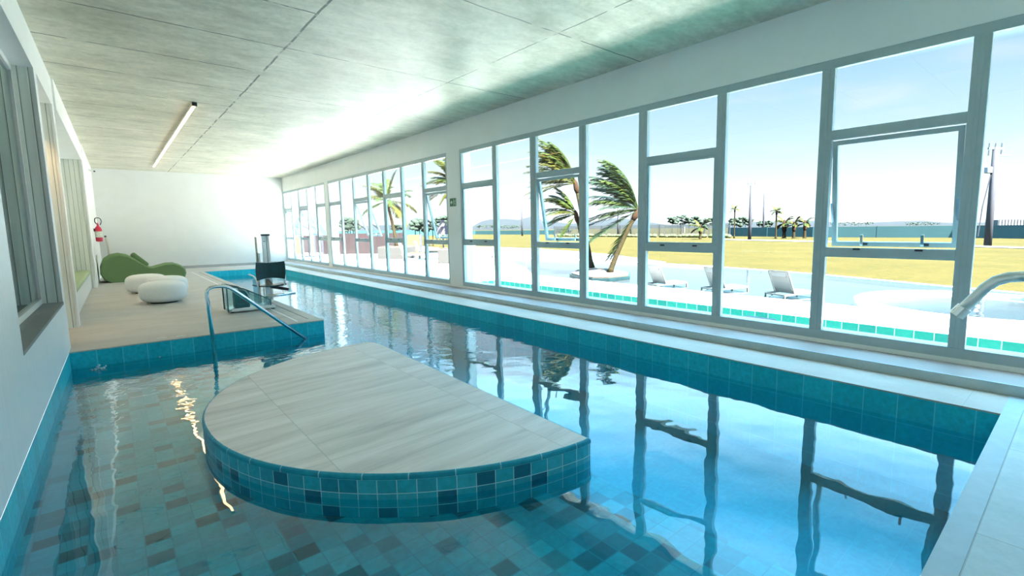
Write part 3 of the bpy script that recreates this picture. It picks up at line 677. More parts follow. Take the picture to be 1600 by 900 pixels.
MB().prism([(1.86, 9.87), (1.93, 9.86), (1.94, 9.88), (1.87, 9.89)], .06, .5).build('side_panel', M['acrylic'], lf)
fc = bpy.data.curves.new('lettering', 'FONT'); fc.body = 'ACESSO'; fc.size = .062; fc.extrude = .001; fc.align_x = 'LEFT'
fo = bpy.data.objects.new('lettering', fc); C.objects.link(fo); fc.materials.append(M['pole_dark'])
fo.matrix_world = Matrix.Translation(Vector((1.52, 9.397, .165))) @ Matrix.Rotation(PI/2, 4, 'X')
bpy.context.view_layer.update(); dg = bpy.context.evaluated_depsgraph_get(); lm = bpy.data.meshes.new_from_object(fo.evaluated_get(dg)); lmat = fo.matrix_world.copy()
bpy.data.objects.remove(fo); lo = bpy.data.objects.new('lettering', lm); C.objects.link(lo); lm.transform(lmat); lm.transform(Matrix.Translation(-OFF[lf.name])); lo.parent = cover
# small floor fittings and bubbling jets
for (px, py, lab) in ((253, 528, 'short white floor inlet slot left of its pair at the deck front'), (283, 525, 'short white floor inlet slot right of its pair at the deck front'), (428, 503, 'short white floor inlet slot beside the long white joint and handrail')):
    p = at(px, py, 0); tag(MB().box(p.x-.05, p.x+.05, p.y-.008, p.y+.008, 0, .003).build('floor_inlet', M['white'], origin=(p.x, p.y, 0)), lab, 'inlet', 'white floor inlets')
def m_bub():
    t = NT('bubbling_water'); t.bsdf((.45, .72, .78), .1, spec=.8, normal=t.bump(t.noise(t.obj(), 60, 3), .8, .02)); return t.m
M['bub'] = m_bub()
rnd = random.Random(5)
for (px, py, s, lab) in ((155, 577, .06, 'low bubbling jet of clear water close to the left wall'), (253, 556, .045, 'small bubbling water spout in front of the two floor slots')):
    p = at(px, py, ZW); mb = MB()
    for k in range(14):
        q = Vector((p.x+rnd.gauss(0, s*.45), p.y+rnd.gauss(0, s*.35), ZW+abs(rnd.gauss(0, s*.25)))); r = rnd.uniform(.25, .5)*s*.6
        mb.lathe([(r*math.cos(a), r*math.sin(a)) for a in (-1.4, -.8, -.2, .4, .9, 1.4)], q, 8)
    tag(mb.build('water_jet', M['bub'], origin=(p.x, p.y, ZW), smooth=True), lab, 'water jet', kind='stuff')
# ================================================================== OUTDOORS
ZO = -.25; ZL = -.70; KX = 1.6/1.35
CXW = 7.58*KX; DXW = 9.15*KX
# channel beside the building
g = MB(); g.box(CXW-.02, CXW+.12, -8, 10.2*KX, -.9, ZO-.001); struct(g.build('channel_wall', M['green_tile'], uv=True))
struct(MB().box(OX, CXW, -8, 12.3, -.62, -.6).build('channel_floor', M['green_floor']))
tag(MB().quad((OX, -8, -.385), (CXW, -8, -.385), (CXW, 12.3, -.385), (OX, 12.3, -.385)).build('channel_water', M['out_water']), 'green shallow water in narrow channel right outside the windows', 'water', kind='stuff')
# patio
def pz(L, z): return [tuple(at(x, y, z)[:2]) for x, y in L]
edge = pz([(995, 445), (900, 436), (842, 430), (831, 428.5), (828, 425), (822, 418.5), (803, 409.5), (778, 403.5), (765, 401)], ZO)
pat = [(CXW, -8), (DXW, -8), (DXW, 4)] + edge + [(21, 36), (27, 60), (6.08, 60), (6.08, 12.3), (CXW, 12.3)]
struct(MB().prism(pat, -.6, ZO).build('patio', M['patio']))
struct(MB().box(OX-.01, CXW+.5, 12.2, 12.32, -.6, ZO-.001).build('channel_end', M['green_tile'], uv=True))
# outdoor pool: floor, far weir, water
inf = pz([(765, 401), (780, 401.8), (842, 403.2), (920, 406.2), (995, 409), (1110, 415), (1268, 426.3), (1480, 446), (1560, 453)], ZO)
inf2 = inf + [(14.4, -3), (13, -8)]
struct(MB().prism([(DXW-.02, -8), (DXW-.02, 4)] + edge + [(p[0], p[1]) for p in inf2], -.6, -.42).build('outdoor_pool_floor', M['shallow'], uv=True))
weir = MB()
for i in range(len(inf2)-1):
    a, b = Vector((*inf2[i], 0)), Vector((*inf2[i+1], 0)); weir.bar(a+Vector((0, 0, -.60)), b+Vector((0, 0, -.60)), .25, .66)
struct(weir.build('weir_edge', plain('white_pool_edge', (.42, .45, .47), .5)))
wt = MB(); poly = [(DXW, -8), (DXW, 4)] + edge + inf2[::1]; wt.add([(p[0], p[1], -.285) for p in poly], [tuple(range(len(poly)))])
tag(wt.build('outdoor_pool_water', M['out_water']), 'pale blue water of the large outdoor pool beyond the white patio', 'water', kind='stuff')
# paving beyond the pool, lawn, path
ter = pz([(700, 384), (778, 386), (842, 388.5), (905, 393), (960, 398), (1010, 405), (1040, 409)], ZL+.03)
ter2 = pz([(1040, 416), (920, 412), (780, 406), (700, 402)], ZL+.03)
struct(MB().prism(ter+ter2, ZL-.2, ZL+.03).build('terrace', M['terrace']))
lw = MB(); rnd = random.Random(2); NX, NY = 60, 70
x0, x1, y0, y1 = 14, 420, -160, 640
for i in range(NX+1):
    for j in range(NY+1):
        x = x0+(x1-x0)*(i/NX)**2; y = y0+(y1-y0)*(j/NY)
        lw.v.append(Vector((x, y, ZL+(rnd.uniform(-.03, .03) if x < 120 else 0)-.0)))
for i in range(NX):
    for j in range(NY): a = i*(NY+1)+j; lw.f.append((a, a+NY+1, a+NY+2, a+1))
lwo = lw.build('lawn', M['lawn'], smooth=True); struct(lwo)
struct(MB().box(-400, 6.0, 23.2, 900, ZL-.2, ZL).box(6.0, 14.05, 59, 900, ZL-.2, ZL).build('ground_behind', M['lawn']))
pa = pz([(1130, 373.6), (1290, 376.5), (1440, 381), (1600, 385.5)], ZL+.04); pb_ = pz([(1600, 388), (1440, 383.2), (1290, 378.3), (1130, 374.8)], ZL+.04)
struct(MB().prism(pa+pb_, ZL-.2, ZL+.04).build('path', M['path']))
# jacuzzi ring
jx, jy, R1 = 11.95, 1.25, 2.0
jz = thing('whirlpool_tub', 'round white rimmed whirlpool tub at edge of the outdoor pool', 'whirlpool tub', (jx, jy, -.42))
MB().lathe([(R1, 0), (R1, .265), (R1-.03, .28), (R1-.22, .28), (R1-.25, .265), (R1-.25, .12), (R1-.26, .12), (R1-.26, 0)], (jx, jy, -.42), 56).build('rim', M['patio'], jz)
MB().lathe([(R1-.26, .12), (R1-.62, .12), (R1-.66, .02), (.3, .02)], (jx, jy, -.42), 48).build('bench', plain('blue_tub_mosaic', (.022, .052, .080), .4), jz)
MB().lathe([(R1-.26, .001), (R1-.26, 0)], (jx, jy, -.20), 48).build('tub_water', M['out_water'], jz)
# palm planter in the pool
pi_ = pz([(890, 430), (905, 434.5), (925, 437), (952, 437), (984, 433.5), (985, 429), (972, 426), (950, 422), (920, 420), (900, 424)], ZO-.02)
pc = Vector((sum(p[0] for p in pi_)/10, sum(p[1] for p in pi_)/10))
pn = thing('palm_planter', 'low planter island with teal tiled edge and dry mulch in outdoor pool', 'planter', (pc.x, pc.y, -.42))
MB().prism(pi_, -.42, ZO+.02).build('tiled_edge', M['teal_tile_out'], pn, uv=True)
sh = [(pc.x+(p[0]-pc.x)*.94, pc.y+(p[1]-pc.y)*.94) for p in pi_]; MB().prism(sh, ZO+.02, ZO+.05).build('mulch', M['soil'], pn)
# palms -------------------------------------------------------------
def frond(base, az, el, L, wind, droop, seed, mats, w, scale=1, sw=0):
    rn = random.Random(seed); d = Vector((math.cos(az)*math.cos(el), math.sin(az)*math.cos(el), math.sin(el))); d = (d*(1-sw)+wind*sw*1.1+Vector((0, 0, math.sin(el)*sw*1.3))).normalized(); p = Vector(base); pts = [p.copy()]; N = 18
    for i in range(N):
        d = (d+wind*(.045*(i/N+.3))+Vector((0, 0, -droop*(i/N)))).normalized(); p = p+d*(L/N); pts.append(p.copy())
    mb = MB(); mb.tube(pts, [.016*scale*(1-i/(N+1))+.003 for i in range(N+1)], 5)
    for i in range(3, N+1):
        for sub in (0, .5):
            if i == N and sub: continue
            q = pts[i] if not sub else (pts[i]+pts[min(i+1, N)])/2; t = (pts[min(i+1, N)]-pts[i-1]).normalized()
            side = t.cross(Vector((0, 0, 1)));
            if side.length < .05: side = Vector((1, 0, 0))
            side.normalize(); u = i/N; ll_ = L*.30*math.sin(PI*min(.97, .12+u*.86))**.6
            for s in (-1, 1):
                dr = (side*s*.75+t*.75+wind*.55+Vector((0, 0, -.12+rn.uniform(-.25, .15)))).normalized(); e1 = q+dr*ll_*rn.uniform(.8, 1.1)+Vector((0, 0, -ll_*.12))
                mid = q+dr*ll_*.5; hw = t*.013*scale*2.1
                mb.add([q-hw, q+hw, mid+hw*1.1, mid-hw*1.1, e1], [(0, 1, 2, 3), (3, 2, 4)])
    return mb.build('frond', mats, w)
def palm(label, base, crown, L, nf, wind, seed, sag=(0, 0, 0), mats=('frond_green', 'frond_green', 'frond_dark', 'frond_yellow'), r=.10, droop=.09, group=None, el=(-.1, 1.3), sw=0):
    base, crown = Vector(base), Vector(crown); o = thing('palm_tree', label, 'palm tree', base, group); rn = random.Random(seed)
    mid = (base+crown)/2+Vector(sag); P = [base*(1-t)**2+mid*2*t*(1-t)+crown*t*t for t in [i/14 for i in range(15)]]
    MB().tube(P, [r*(1.5 if i == 0 else 1.05-.3*i/14+(.05 if i % 2 else 0)) for i in range(15)], 10).build('trunk', M['trunk'], o, smooth=True)
    up = (P[-1]-P[-3]).normalized(); MB().tube([P[-1]-up*r*2.0, P[-1], P[-1]+up*r*3.2, P[-1]+up*r*5], [r*.8, r*1.35, r*1.1, r*.4], 10).build('crownshaft', M['crownshaft'], o, smooth=True)
    c = P[-1]+up*r*3.0
    for k in range(nf):
        az = 2*PI*k/nf*2.4+rn.uniform(-.25, .25); e = el[0]+(el[1]-el[0])*((k*.618+.3) % 1.0); frond(c, az, e, L*rn.uniform(.85, 1.1), wind, droop*rn.uniform(.7, 1.3), seed*50+k, M[mats[k % len(mats)]], o, r/.1, sw)
    return o
WIND = -RI*1.0+Vector((0, 0, .10))
b1 = at(953, 426, ZO+.03); f1 = dist(b1)
palm('leaning palm on the right of the pool planter, windswept crown to the left', b1, at_d(992, 338, f1), 2.0, 30, WIND, 3, sag=RI*(-.12)+Vector((0, 0, -.05)), mats=('frond_green', 'frond_dark', 'frond_green', 'frond_dark'), r=.085, sw=.52, el=(-.55, 1.5), droop=.07)
b2 = at(925, 418.5, ZO+.05); f2 = dist(b2)
palm('tallest palm in pool planter, trunk bending left with yellow-green crown', b2, at_d(901, 296, f2), 2.0, 30, WIND*1.0, 7, sag=RI*.02, mats=('frond_green', 'frond_yellow', 'frond_green', 'frond_yellow'), r=.08, el=(-.2, 1.5), sw=.5, droop=.07)
b3 = at(918, 417.5, ZO+.05); f3 = dist(b3)
palm('shorter palm at left of pool planter with crown below the tallest palm', b3, at_d(902, 343, f3), 1.35, 18, WIND, 11, sag=RI*.03, mats=('frond_green', 'frond_yellow', 'frond_green'), r=.075, sw=.55, el=(-.5, 1.0))
# pool loungers ------------------------------------------------------
def lounger(label, loc, rz):
    o = thing('pool_lounger', label, 'lounger', (0, 0, 0), 'white sling loungers in the shallow water'); W = .27
    f = MB()
    for s in (-1, 1):
        f.bar((-.30, s*W, .17), (.72, s*W, .19), .03, .035)
    f.bar((.72, -W, .19), (.72, W, .19), .03, .03); f.bar((-.30, -W, .17), (-.30, W, .17), .03, .03); f.build('frame', M['lounger_metal'], o)
    for s in (-1, 1):
        MB().bar((.71, s*W, .18), (.71, s*W, 0), .03, .03).build('leg', M['lounger_metal'], o)
        MB().bar((-.29, s*W, .17), (-.29, s*W, 0), .03, .03).build('leg', M['lounger_metal'], o)
        MB().bar((-.02, s*W*.8, .19), (-.30, s*W*.8, 0.03), .018, .018).build('brace', M['lounger_metal'], o)
    def sheet(name, pts):
        m = MB(); n = len(pts); th = .012
        vs = [(p[0], y, p[1]) for y in (-W+.02, W-.02) for p in pts]+[(p[0], y, p[1]-th) for y in (-W+.02, W-.02) for p in pts]
        fs = []
        for i in range(n-1): fs += [(i, i+1, n+i+1, n+i), (2*n+i, 3*n+i, 3*n+i+1, 2*n+i+1), (i, 2*n+i, 2*n+i+1, i+1), (n+i, n+i+1, 3*n+i+1, 3*n+i)]
        fs += [(0, n, 3*n, 2*n), (n-1, 3*n-1, 4*n-1, 2*n-1)]
        m.add(vs, fs); return m.build(name, M['sling'], o)
    sheet('seat_sling', [(0, .20), (.2, .195), (.5, .20), (.72, .21)])
    bs = sheet('back_sling', [(0, .20), (-.06, .30), (-.14, .48), (-.22, .69)])
    m = MB()
    for s in (-1, 1): m.bar((0.0, s*W, .19), (-.225, s*W, .70), .025, .025)
    m.bar((-.225, -W, .70), (-.225, W, .70), .025, .025); m.build('back_frame', M['lounger_metal'], o)
    MB().box(-.215, -.17, -.2, .2, .57, .67).build('headrest', M['sling'], bs, bevel=.01)
    o.location = loc; o.rotation_euler = (0, 0, rz); return o
lz = -.40
def place(px, py): p = at(px, py, -.30); return (p.x, p.y, lz)
lp = place(1222, 464); L1 = lounger('white sling lounger in the water, right of three and nearest the round tub', (lp[0]+.12, lp[1], lz), -.35)
for (px, py, lab, rz) in ((1118, 455, 'white sling lounger in the water, middle of three, partly behind a mullion', -.35), (1027, 448, 'white sling lounger in the water, left of three and nearest the palm planter', -.30)):
    p = place(px, py); dup(L1, (p[0]+.12, p[1], lz), rz, lab)
# skimmer box outside
sp = at(1211, 503, -.1); 
tag(MB().box(6.22, 6.38, 2.62, 3.02, -.385, .145).build('skimmer_box', M['terrace'], origin=(6.3, 2.82, -.385), bevel=.02), 'small pale grey box outside the window, low in front of the right-hand sling lounger', 'box')
# pool ladder post far left pool
lpz = at(823, 427, ZO); ld = thing('pool_post', 'slender steel post standing on the curved patio edge', 'post', lpz)
MB().tube([lpz, lpz+Vector((0, 0, .55)), lpz+Vector((.1, .1, .6))], .02, 8).build('shaft', M['brushed'], ld); MB().lathe([(.05, 0), (.05, .02)], lpz, 10).build('flange', M['brushed'], ld)
# low bench seen through the first window
bz = at(748, 410, ZO); bt = thing('patio_lounger', 'low white patio lounger behind the first window panel', 'lounger', bz)
MB().obox(bz+Vector((0, 0, .38)), (RI.x, RI.y, 0), (-RI.y, RI.x, 0), (0, 0, 1), .75, .35, .06).build('seat', M['sling'], bt)
for s in (-.65, .65): MB().bar(bz+Vector((RI.x*s, RI.y*s, .33)), bz+Vector((RI.x*s, RI.y*s, 0)), .06, .06).build('leg', M['lounger_metal'], bt)
MB().obox(bz+Vector((-RI.x*.45, -RI.y*.45, .62)), (RI.x, RI.y, .0), (-RI.y, RI.x, 0), (0, 0, 1), .3, .3, .2).build('backrest', M['sling'], bt, bevel=.05)
# planters, patio furniture, far left -------------------------------
def planter(label, px0, px1, pyb, pyt, deep=.8):
    a, b = at(px0, pyb, ZO), at(px1, pyb, ZO); f = dist((a+b)/2); h = (pyb-pyt)/F*f; d = (b-a).normalized(); nrm = Vector((-d.y, d.x, 0))
    if nrm.dot(_fw) < 0: nrm = -nrm
    o = thing('planter_box', label, 'planter', ((a+b)/2+nrm*deep/2)); c = (a+b)/2+nrm*deep/2
    MB().obox(c+Vector((0, 0, h/2)), d, nrm, (0, 0, 1), (b-a).length/2, deep/2, h/2).build('box', M['planter'], o, bevel=.05)
    MB().obox(c+Vector((0, 0, h+.01)), d, nrm, (0, 0, 1), (b-a).length/2-.08, deep/2-.08, .02).build('soil', M['soil'], o); return c+Vector((0, 0, h))
pA = planter('long beige planter box with a slim palm growing from it', 590, 633, 405, 386, 1.4)
pB = planter('beige planter box at the right edge beside the exit sign pier', 684, 712, 412, 389, 1.2)
f4 = dist(pA); palm('slim palm growing from the long beige planter', pA, at_d(606, 322, f4+.3), 1.9, 18, WIND*.35, 21, mats=('frond_yellow', 'frond_green'), r=.09, droop=.12, sag=RI*.08, el=(-.5, 1.35))
f5 = dist(pB); palm('bright yellow-green palm beside the exit sign pier', pB, at_d(712, 296, f5), 1.6, 20, WIND*.9, 23, mats=('frond_yellow', 'frond_yellow', 'frond_green'), r=.1, droop=.10, sw=.5, el=(-.5, 1.1))
def chair2(label, px, py, rz):
    p = at(px, py, ZO); o = thing('patio_chair', label, 'lounger', p); R = Matrix.Rotation(rz, 3, 'Z'); ax, ay = R @ Vector((1, 0, 0)), R @ Vector((0, 1, 0)); z = Vector((0, 0, 1))
    MB().obox(p+z*.33, ax, ay, z, .62, .3, .04).build('seat', M['sling'], o)
    bd_ = (ax*-.35+z*.9).normalized(); MB().obox(p-ax*.66+z*.66, bd_, ay, bd_.cross(ay), .34, .3, .03).build('backrest', M['sling'], o)
    MB().obox(p+ax*.1+z*.40, ax, ay, z, .35, .26, .035).build('cushion', M['yellow'], o)
    for i in (-1, 1):
        for j in (-1, 1): MB().bar(p+ax*.56*i+ay*.26*j+z*.3, p+ax*.56*i+ay*.26*j, .05, .05).build('leg', M['lounger_metal'], o)
chair2('white patio lounger with yellow seat pad right of the long planter', 649, 407, -.6)
chair2('white patio lounger with yellow pad left of the right-hand planter', 672, 404, -.6)
# burgundy boards, yellow panels and teal canopy at far left
def board(name, label, cat, px0, px1, pyb, pyt, f, mat, th=.12):
    a = at_d(px0, pyb, f); b = at_d(px1, pyb, f); t = at_d(px0, pyt, f); h = t.z-a.z; a2 = Vector((a.x, a.y, ZO)); b2 = Vector((b.x, b.y, ZO)); d = (b2-a2).normalized(); nrm = Vector((-d.y, d.x, 0))
    o = thing(name, label, cat, (a2+b2)/2); c = (a2+b2)/2
    MB().obox(Vector((c.x, c.y, (ZO+t.z)/2)), d, nrm, (0, 0, 1), (b2-a2).length/2, th/2, (t.z-ZO)/2).build('panel', mat, o)
    for e_ in (a2, b2): MB().obox(Vector((e_.x, e_.y, (ZO+t.z)/2)), d, nrm, (0, 0, 1), .06, th/2+.03, (t.z-ZO)/2+.03).build('post', M['pole'], o)
    return o
board('screen_wall', 'long burgundy boarded screen behind the left patio', 'screen', 505, 634, 386, 365.5, 33, M['burgundy'])
board('screen_wall', 'short burgundy boarded screen at far left of the windows', 'screen', 470, 506, 384, 368, 36, M['burgundy'])
board('yellow_panel', 'bright yellow panel between burgundy screen and white loungers', 'panel', 636, 658, 380, 367, 31, M['yellow'])
board('yellow_panel', 'small yellow panel seen through the far window bay', 'panel', 462, 471, 381, 368, 34, M['yellow'])
board('yellow_panel', 'narrow yellow panel beside the far double mullion', 'panel', 486, 492, 384, 368, 34, M['yellow'])
# teal parasol
def parasol(name, label, px, pyb, pyt, f, mat, r0, r1, hh):
    b = at_d(px, pyb, f); b = Vector((b.x, b.y, ZO)); t = at_d(px, pyt, f).z; o = thing(name, label, 'parasol', b)
    MB().tube([b, Vector((b.x, b.y, t))], .04, 8).build('pole', M['pole'], o)
    MB().lathe([(.05, 0), (r1, .02), (r0, hh), (.02, hh+.02)][0:4], (b.x, b.y, t-hh), 8).build('canopy', mat, o)
    MB().lathe([(.25, 0), (.25, .06), (.08, .1)], b, 12).build('base', M['pole'], o)
parasol('parasol', 'large teal parasol standing behind the far window bay', 483, 392, 334, 30, M['teal_cloth'], .3, 1.3, 1.35)
parasol('parasol', 'half-closed teal parasol beside the larger teal parasol', 462, 390, 345, 32, M['teal_cloth'], .15, .55, 1.1)
parasol('parasol', 'closed pink parasol left of the exit sign pier', 693, 392, 344, 25, M['pink'], .08, .38, .75)
tag(MB().obox(at_d(570, 372, 20), (0, 1, 0), (1, 0, 0), (0, 0, 1), .12, .12, .9).build('cream_post', plain('cream_render', (.4, .36, .28), .8), origin=at_d(570, 392, 20)), 'square cream post standing on patio behind the second window bay', 'post') if False else None
# fences -----------------------------------------------------------
def fence(name, label, L, h, mat, z=ZL, step=4.0, th=.08, group=None):
    P = [at(x, y, z) for x, y in L]; o = thing(name, label, 'fence', P[0]); mb = MB()
    for a, b in zip(P[:-1], P[1:]): mb.bar(a+Vector((0, 0, h/2)), b+Vector((0, 0, h/2)), th, h)
    mb.build('panels', mat, o)
    n = 0
    for a, b in zip(P[:-1], P[1:]):
        k = max(1, int((b-a).length/step))
        for i in range(0 if a == P[0] else 1, k+1): q = a+(b-a)*i/k; MB().obox(q+Vector((0, 0, h/2+.03)), (1, 0, 0), (0, 1, 0), (0, 0, 1), .06, .06, h/2+.05).build('post', mat if mat == M['teal_fence'] else M['pole'], o)
    return o
fence('site_fence', 'long teal boarded fence along the far edge of the lawn, right side', [(1138, 369.3), (1270, 370.6), (1490, 371.6), (1620, 373.2)], 1.62, M['teal_fence'], step=6)
fence('site_fence', 'teal boarded fence beyond lawn seen through the first windows', [(690, 366.8), (743, 366.4), (868, 366.6)], 1.35, M['teal_fence'], step=8)
fence('site_fence', 'teal boarded fence behind the burgundy screen and planter', [(470, 372), (560, 369.5), (700, 368)], 1.9, M['teal_fence'], step=8)
fence('net_fence', 'pale netting fence on slim posts behind the goal', [(866, 368.3), (1000, 369.0), (1140, 369.8)], 2.4, M['mesh_white'], step=5, th=.04)
# hedge
hb = MB(); rnd = random.Random(9); pA_, pB_ = at(868, 369.5, ZL), at(1140, 371.5, ZL)
for i in range(150):
    q = pA_+(pB_-pA_)*(i/149)+Vector((rnd.uniform(-.4, .4), rnd.uniform(-.4, .4), 0)); r = rnd.uniform(.3, .55)
    hb.lathe([(r*.5, 0), (r, r*.5), (r*.8, r), (r*.2, r*1.25)], q, 7)
tag(hb.build('hedge', M['leaf_hedge'], origin=pA_), 'low clipped hedge in front of the pale netting fence', 'hedge', kind='stuff')
# goal
ga_, gb_ = at(1038, 368.5, ZL), at(1069, 368.8, ZL); go = thing('football_goal', 'white football goal in front of the distant netting', 'goal', ga_)
hgt = 1.9; MB().bar(ga_, ga_+Vector((0, 0, hgt)), .18, .18).build('post', M['sling'], go); MB().bar(gb_, gb_+Vector((0, 0, hgt)), .18, .18).build('post', M['sling'], go); MB().bar(ga_+Vector((0, 0, hgt)), gb_+Vector((0, 0, hgt)), .15, .15).build('crossbar', M['sling'], go)
# utility poles
def upole(label, px, pyb, pxt, pyt, w, arms=1, transformer=False):
    b = at(px, pyb, ZL); f = dist(b); t = at_d(pxt, pyt, f); t = Vector((b.x+(t.x-b.x)*.25, b.y+(t.y-b.y)*.25, t.z)); o = thing('utility_pole', label, 'pole', b, None); hh = t.z-b.z
    MB().tube([b, b+(t-b)*.5, t], [w, w*.88, w*.75], 10).build('shaft', M['pole'], o, smooth=True)
    r = Vector((RI.x, RI.y, 0)).normalized()
    for k in range(arms):
        z = t-Vector((0, 0, hh*.012+k*hh*.07)); hw = hh*.075
        ca = MB().bar(z-r*hw+r*k*hw*.8, z+r*hw+r*k*hw*.9, w*.5, w*.6)
        ca = ca.build('crossarm', M['pole_dark'], o)
        for s in (-.85, 0, .85): MB().tube([z+r*hw*s, z+r*hw*s+Vector((0, 0, w*1.6))], w*.25, 6).build('insulator', M['pole_dark'], ca)
    if transformer:
        c = t-Vector((0, 0, hh*.20))-r*hh*.055; MB().lathe([(hh*.02, 0), (hh*.032, .05), (hh*.032, hh*.06), (hh*.015, hh*.066)], c-Vector((0, 0, hh*.06)), 14).build('transformer', plain('grey_transformer', (.12, .14, .17), .5), o)
        MB().bar(b+Vector((0, 0, hh*.72))-r*.3, b+Vector((0, 0, hh*.40))-r*.75, .07, .07).bar(b+Vector((0, 0, hh*.40))-r*.75, b+Vector((0, 0, hh*.1))-r*.9, .07, .07).build('brace_pole', M['pole'], o)
    return o
upole('tall utility pole with a grey transformer at right end of the windows', 1543, 384.5, 1551, 232, .27, 2, True)
upole('utility pole with one wide crossarm in the middle of the lawn', 1171, 374.5, 1175, 289, .24, 1)
upole('slender utility pole behind the lawn, right of the wide crossarm pole', 1192.5, 368.8, 1193.5, 303, .2, 1)
upole('slim lamp pole on the lawn seen through the second window panel', 816, 368.5, 817, 314, .25, 1)
upole('slim pole behind the leaning palm crown', 966, 369.2, 966, 316, .25, 1)
upole('thin pole right of the leaning palm crown', 985.5, 369.2, 985.5, 318, .16, 1)
# wires
wb = MB(); A = at_d(1551, 275, dist(at(1543, 384.5, ZL)))
for k, (dz, ez) in enumerate(((0, 0), (-.6, -.5))):
    pts = [A+Vector((0, 0, dz)), A+Vector((RI.x, RI.y, 0))*8+Vector((0, 0, ez-.3)), A+Vector((RI.x, RI.y, 0))*22+Vector((0, 0, ez))]
    wb.tube(pts, .02, 5)
tag(wb.build('overhead_wires', M['pole_dark'], origin=A), 'thin overhead wires running right from the transformer pole', 'wires')
# small palms on the lawn
def spalm(label, px, pyb, pyt, seed, nf=12, L=None, r=.12, wd=.35):
    b = at(px, pyb, ZL); f = dist(b); c = at_d(px, pyt, f); palm(label, b, (b.x+(c.x-b.x)*.2, b.y+(c.y-b.y)*.2, c.z), L or 1.1, nf, WIND*wd, seed, mats=('frond_green', 'frond_yellow'), r=r, droop=.14, group=None, el=(-.2, 1.2))
spalm('stubby young palm in front of the goal netting', 1094, 374, 362, 31, L=1.9, r=.2)
spalm('thin tall palm left of the middle utility pole, by the fence end', 1147, 372.2, 330, 32, 10, 1.1, .1, 1)
spalm('thin tall palm left of three stubby palms by the fence', 1212, 373, 334, 33, 10, 1.2, .12, .2)
spalm('stubby palm by the teal fence, left of three', 1225, 372.4, 358, 34, L=1.6, r=.28)
spalm('stubby palm by the teal fence, middle of three', 1240, 372.6, 358, 35, L=1.35, r=.22, wd=.9)
spalm('stubby palm by the teal fence, right of three', 1257, 372.2, 356, 36, L=1.6, r=.22)
# distant trees
def clump(label, px, py_mid, wpx, hpx, f, seed, name='distant_tree'):
    c = at_d(px, py_mid, f); rn = random.Random(seed); W = wpx/F*f/2; Hh = hpx/F*f; o = thing(name, label, 'tree', (c.x, c.y, ZL)); mb = MB(); r_ = Vector((RI.x, RI.y, 0)).normalized(); q_ = Vector((-r_.y, r_.x, 0))
    for k in range(80):
        u = rn.uniform(-1, 1); p = c+r_*W*u+q_*rn.uniform(-.4, .4)*W+Vector((0, 0, rn.uniform(-.45, .35)*Hh*(1-.5*u*u))); r = rn.uniform(.07, .17)*Hh
        mb.lathe([(r*.25*1.3, -r*.8), (r*1.3, -r*.35), (r*1.35, r*.15), (r*.9, r*.6), (r*.2, r*.85)], p, 7)
    mb.build('foliage', M['leaf_far'], o)
    tk = MB()
    for k in range(5):
        u = -.8+1.6*k/4; a = c+r_*W*u; tk.tube([(a.x, a.y, ZL), (a.x, a.y, c.z)], [Hh*.03, Hh*.02], 6)
    tk.build('trunk', M['trunk'], o)
FT = 150
for i, (px, py, w, h, lab) in enumerate(((1068, 343, 44, 17, 'dark tree clump left of the near window mullion'), (1108, 346, 30, 14, 'lower tree clump right beside the dark clump'), (1158, 346, 34, 16, 'round tree clump behind the tall thin palm'), (1195, 349, 22, 12, 'small tree clump behind the slender utility pole'),
        (662, 350, 34, 26, 'broad grey-green tree above the yellow panel'), (692, 346, 26, 22, 'grey-green tree left of the exit sign pier'), (547, 350, 22, 26, 'grey tree above the burgundy screen'), (620, 355, 16, 10, 'small tree behind the slim palm in the planter'),
        (880, 360, 26, 9, 'low bushy tree behind the pool palms'))):
    clump(lab, px, py, w, h, (150, 185, 152, 170, 60, 76, 60, 70, 150)[i], 40+i)
for i, (px, w, lab) in enumerate(((760, 30, 'low distant treeline left of the lamp pole'), (800, 34, 'low distant treeline beside the lamp pole'), (1330, 60, 'low distant treeline left above teal fence'), (1440, 46, 'low distant treeline right above teal fence'))):
    clump(lab, px, 353.5 if px < 900 else 349, w, 6, 260, 70+i, 'distant_treeline')
# bleachers behind the fence
bl = at_d(1575, 352, 105); bo = thing('bleachers', 'grey slatted stand behind teal fence at far right', 'stand', (bl.x, bl.y, ZL)); rr = Vector((RI.x, RI.y, 0)).normalized(); qq = Vector((-rr.y, rr.x, 0))
MB().obox(Vector((bl.x, bl.y, (ZL+at_d(1575, 343.5, 105).z)/2))+rr*1.0, rr, qq, (0, 0, 1), 4.6, 1.5, (at_d(1575, 343.5, 105).z-ZL)/2).build('stand', M['stadium'], bo)
for k in range(14): p = Vector((bl.x, bl.y, at_d(1575, 343.8, 105).z+.1))+rr*(-3.4+k*.66)-qq*1.55; MB().obox(p-Vector((0, 0, .75)), rr, qq, (0, 0, 1), .09, .05, .75).build('slat', M['pole'], bo)
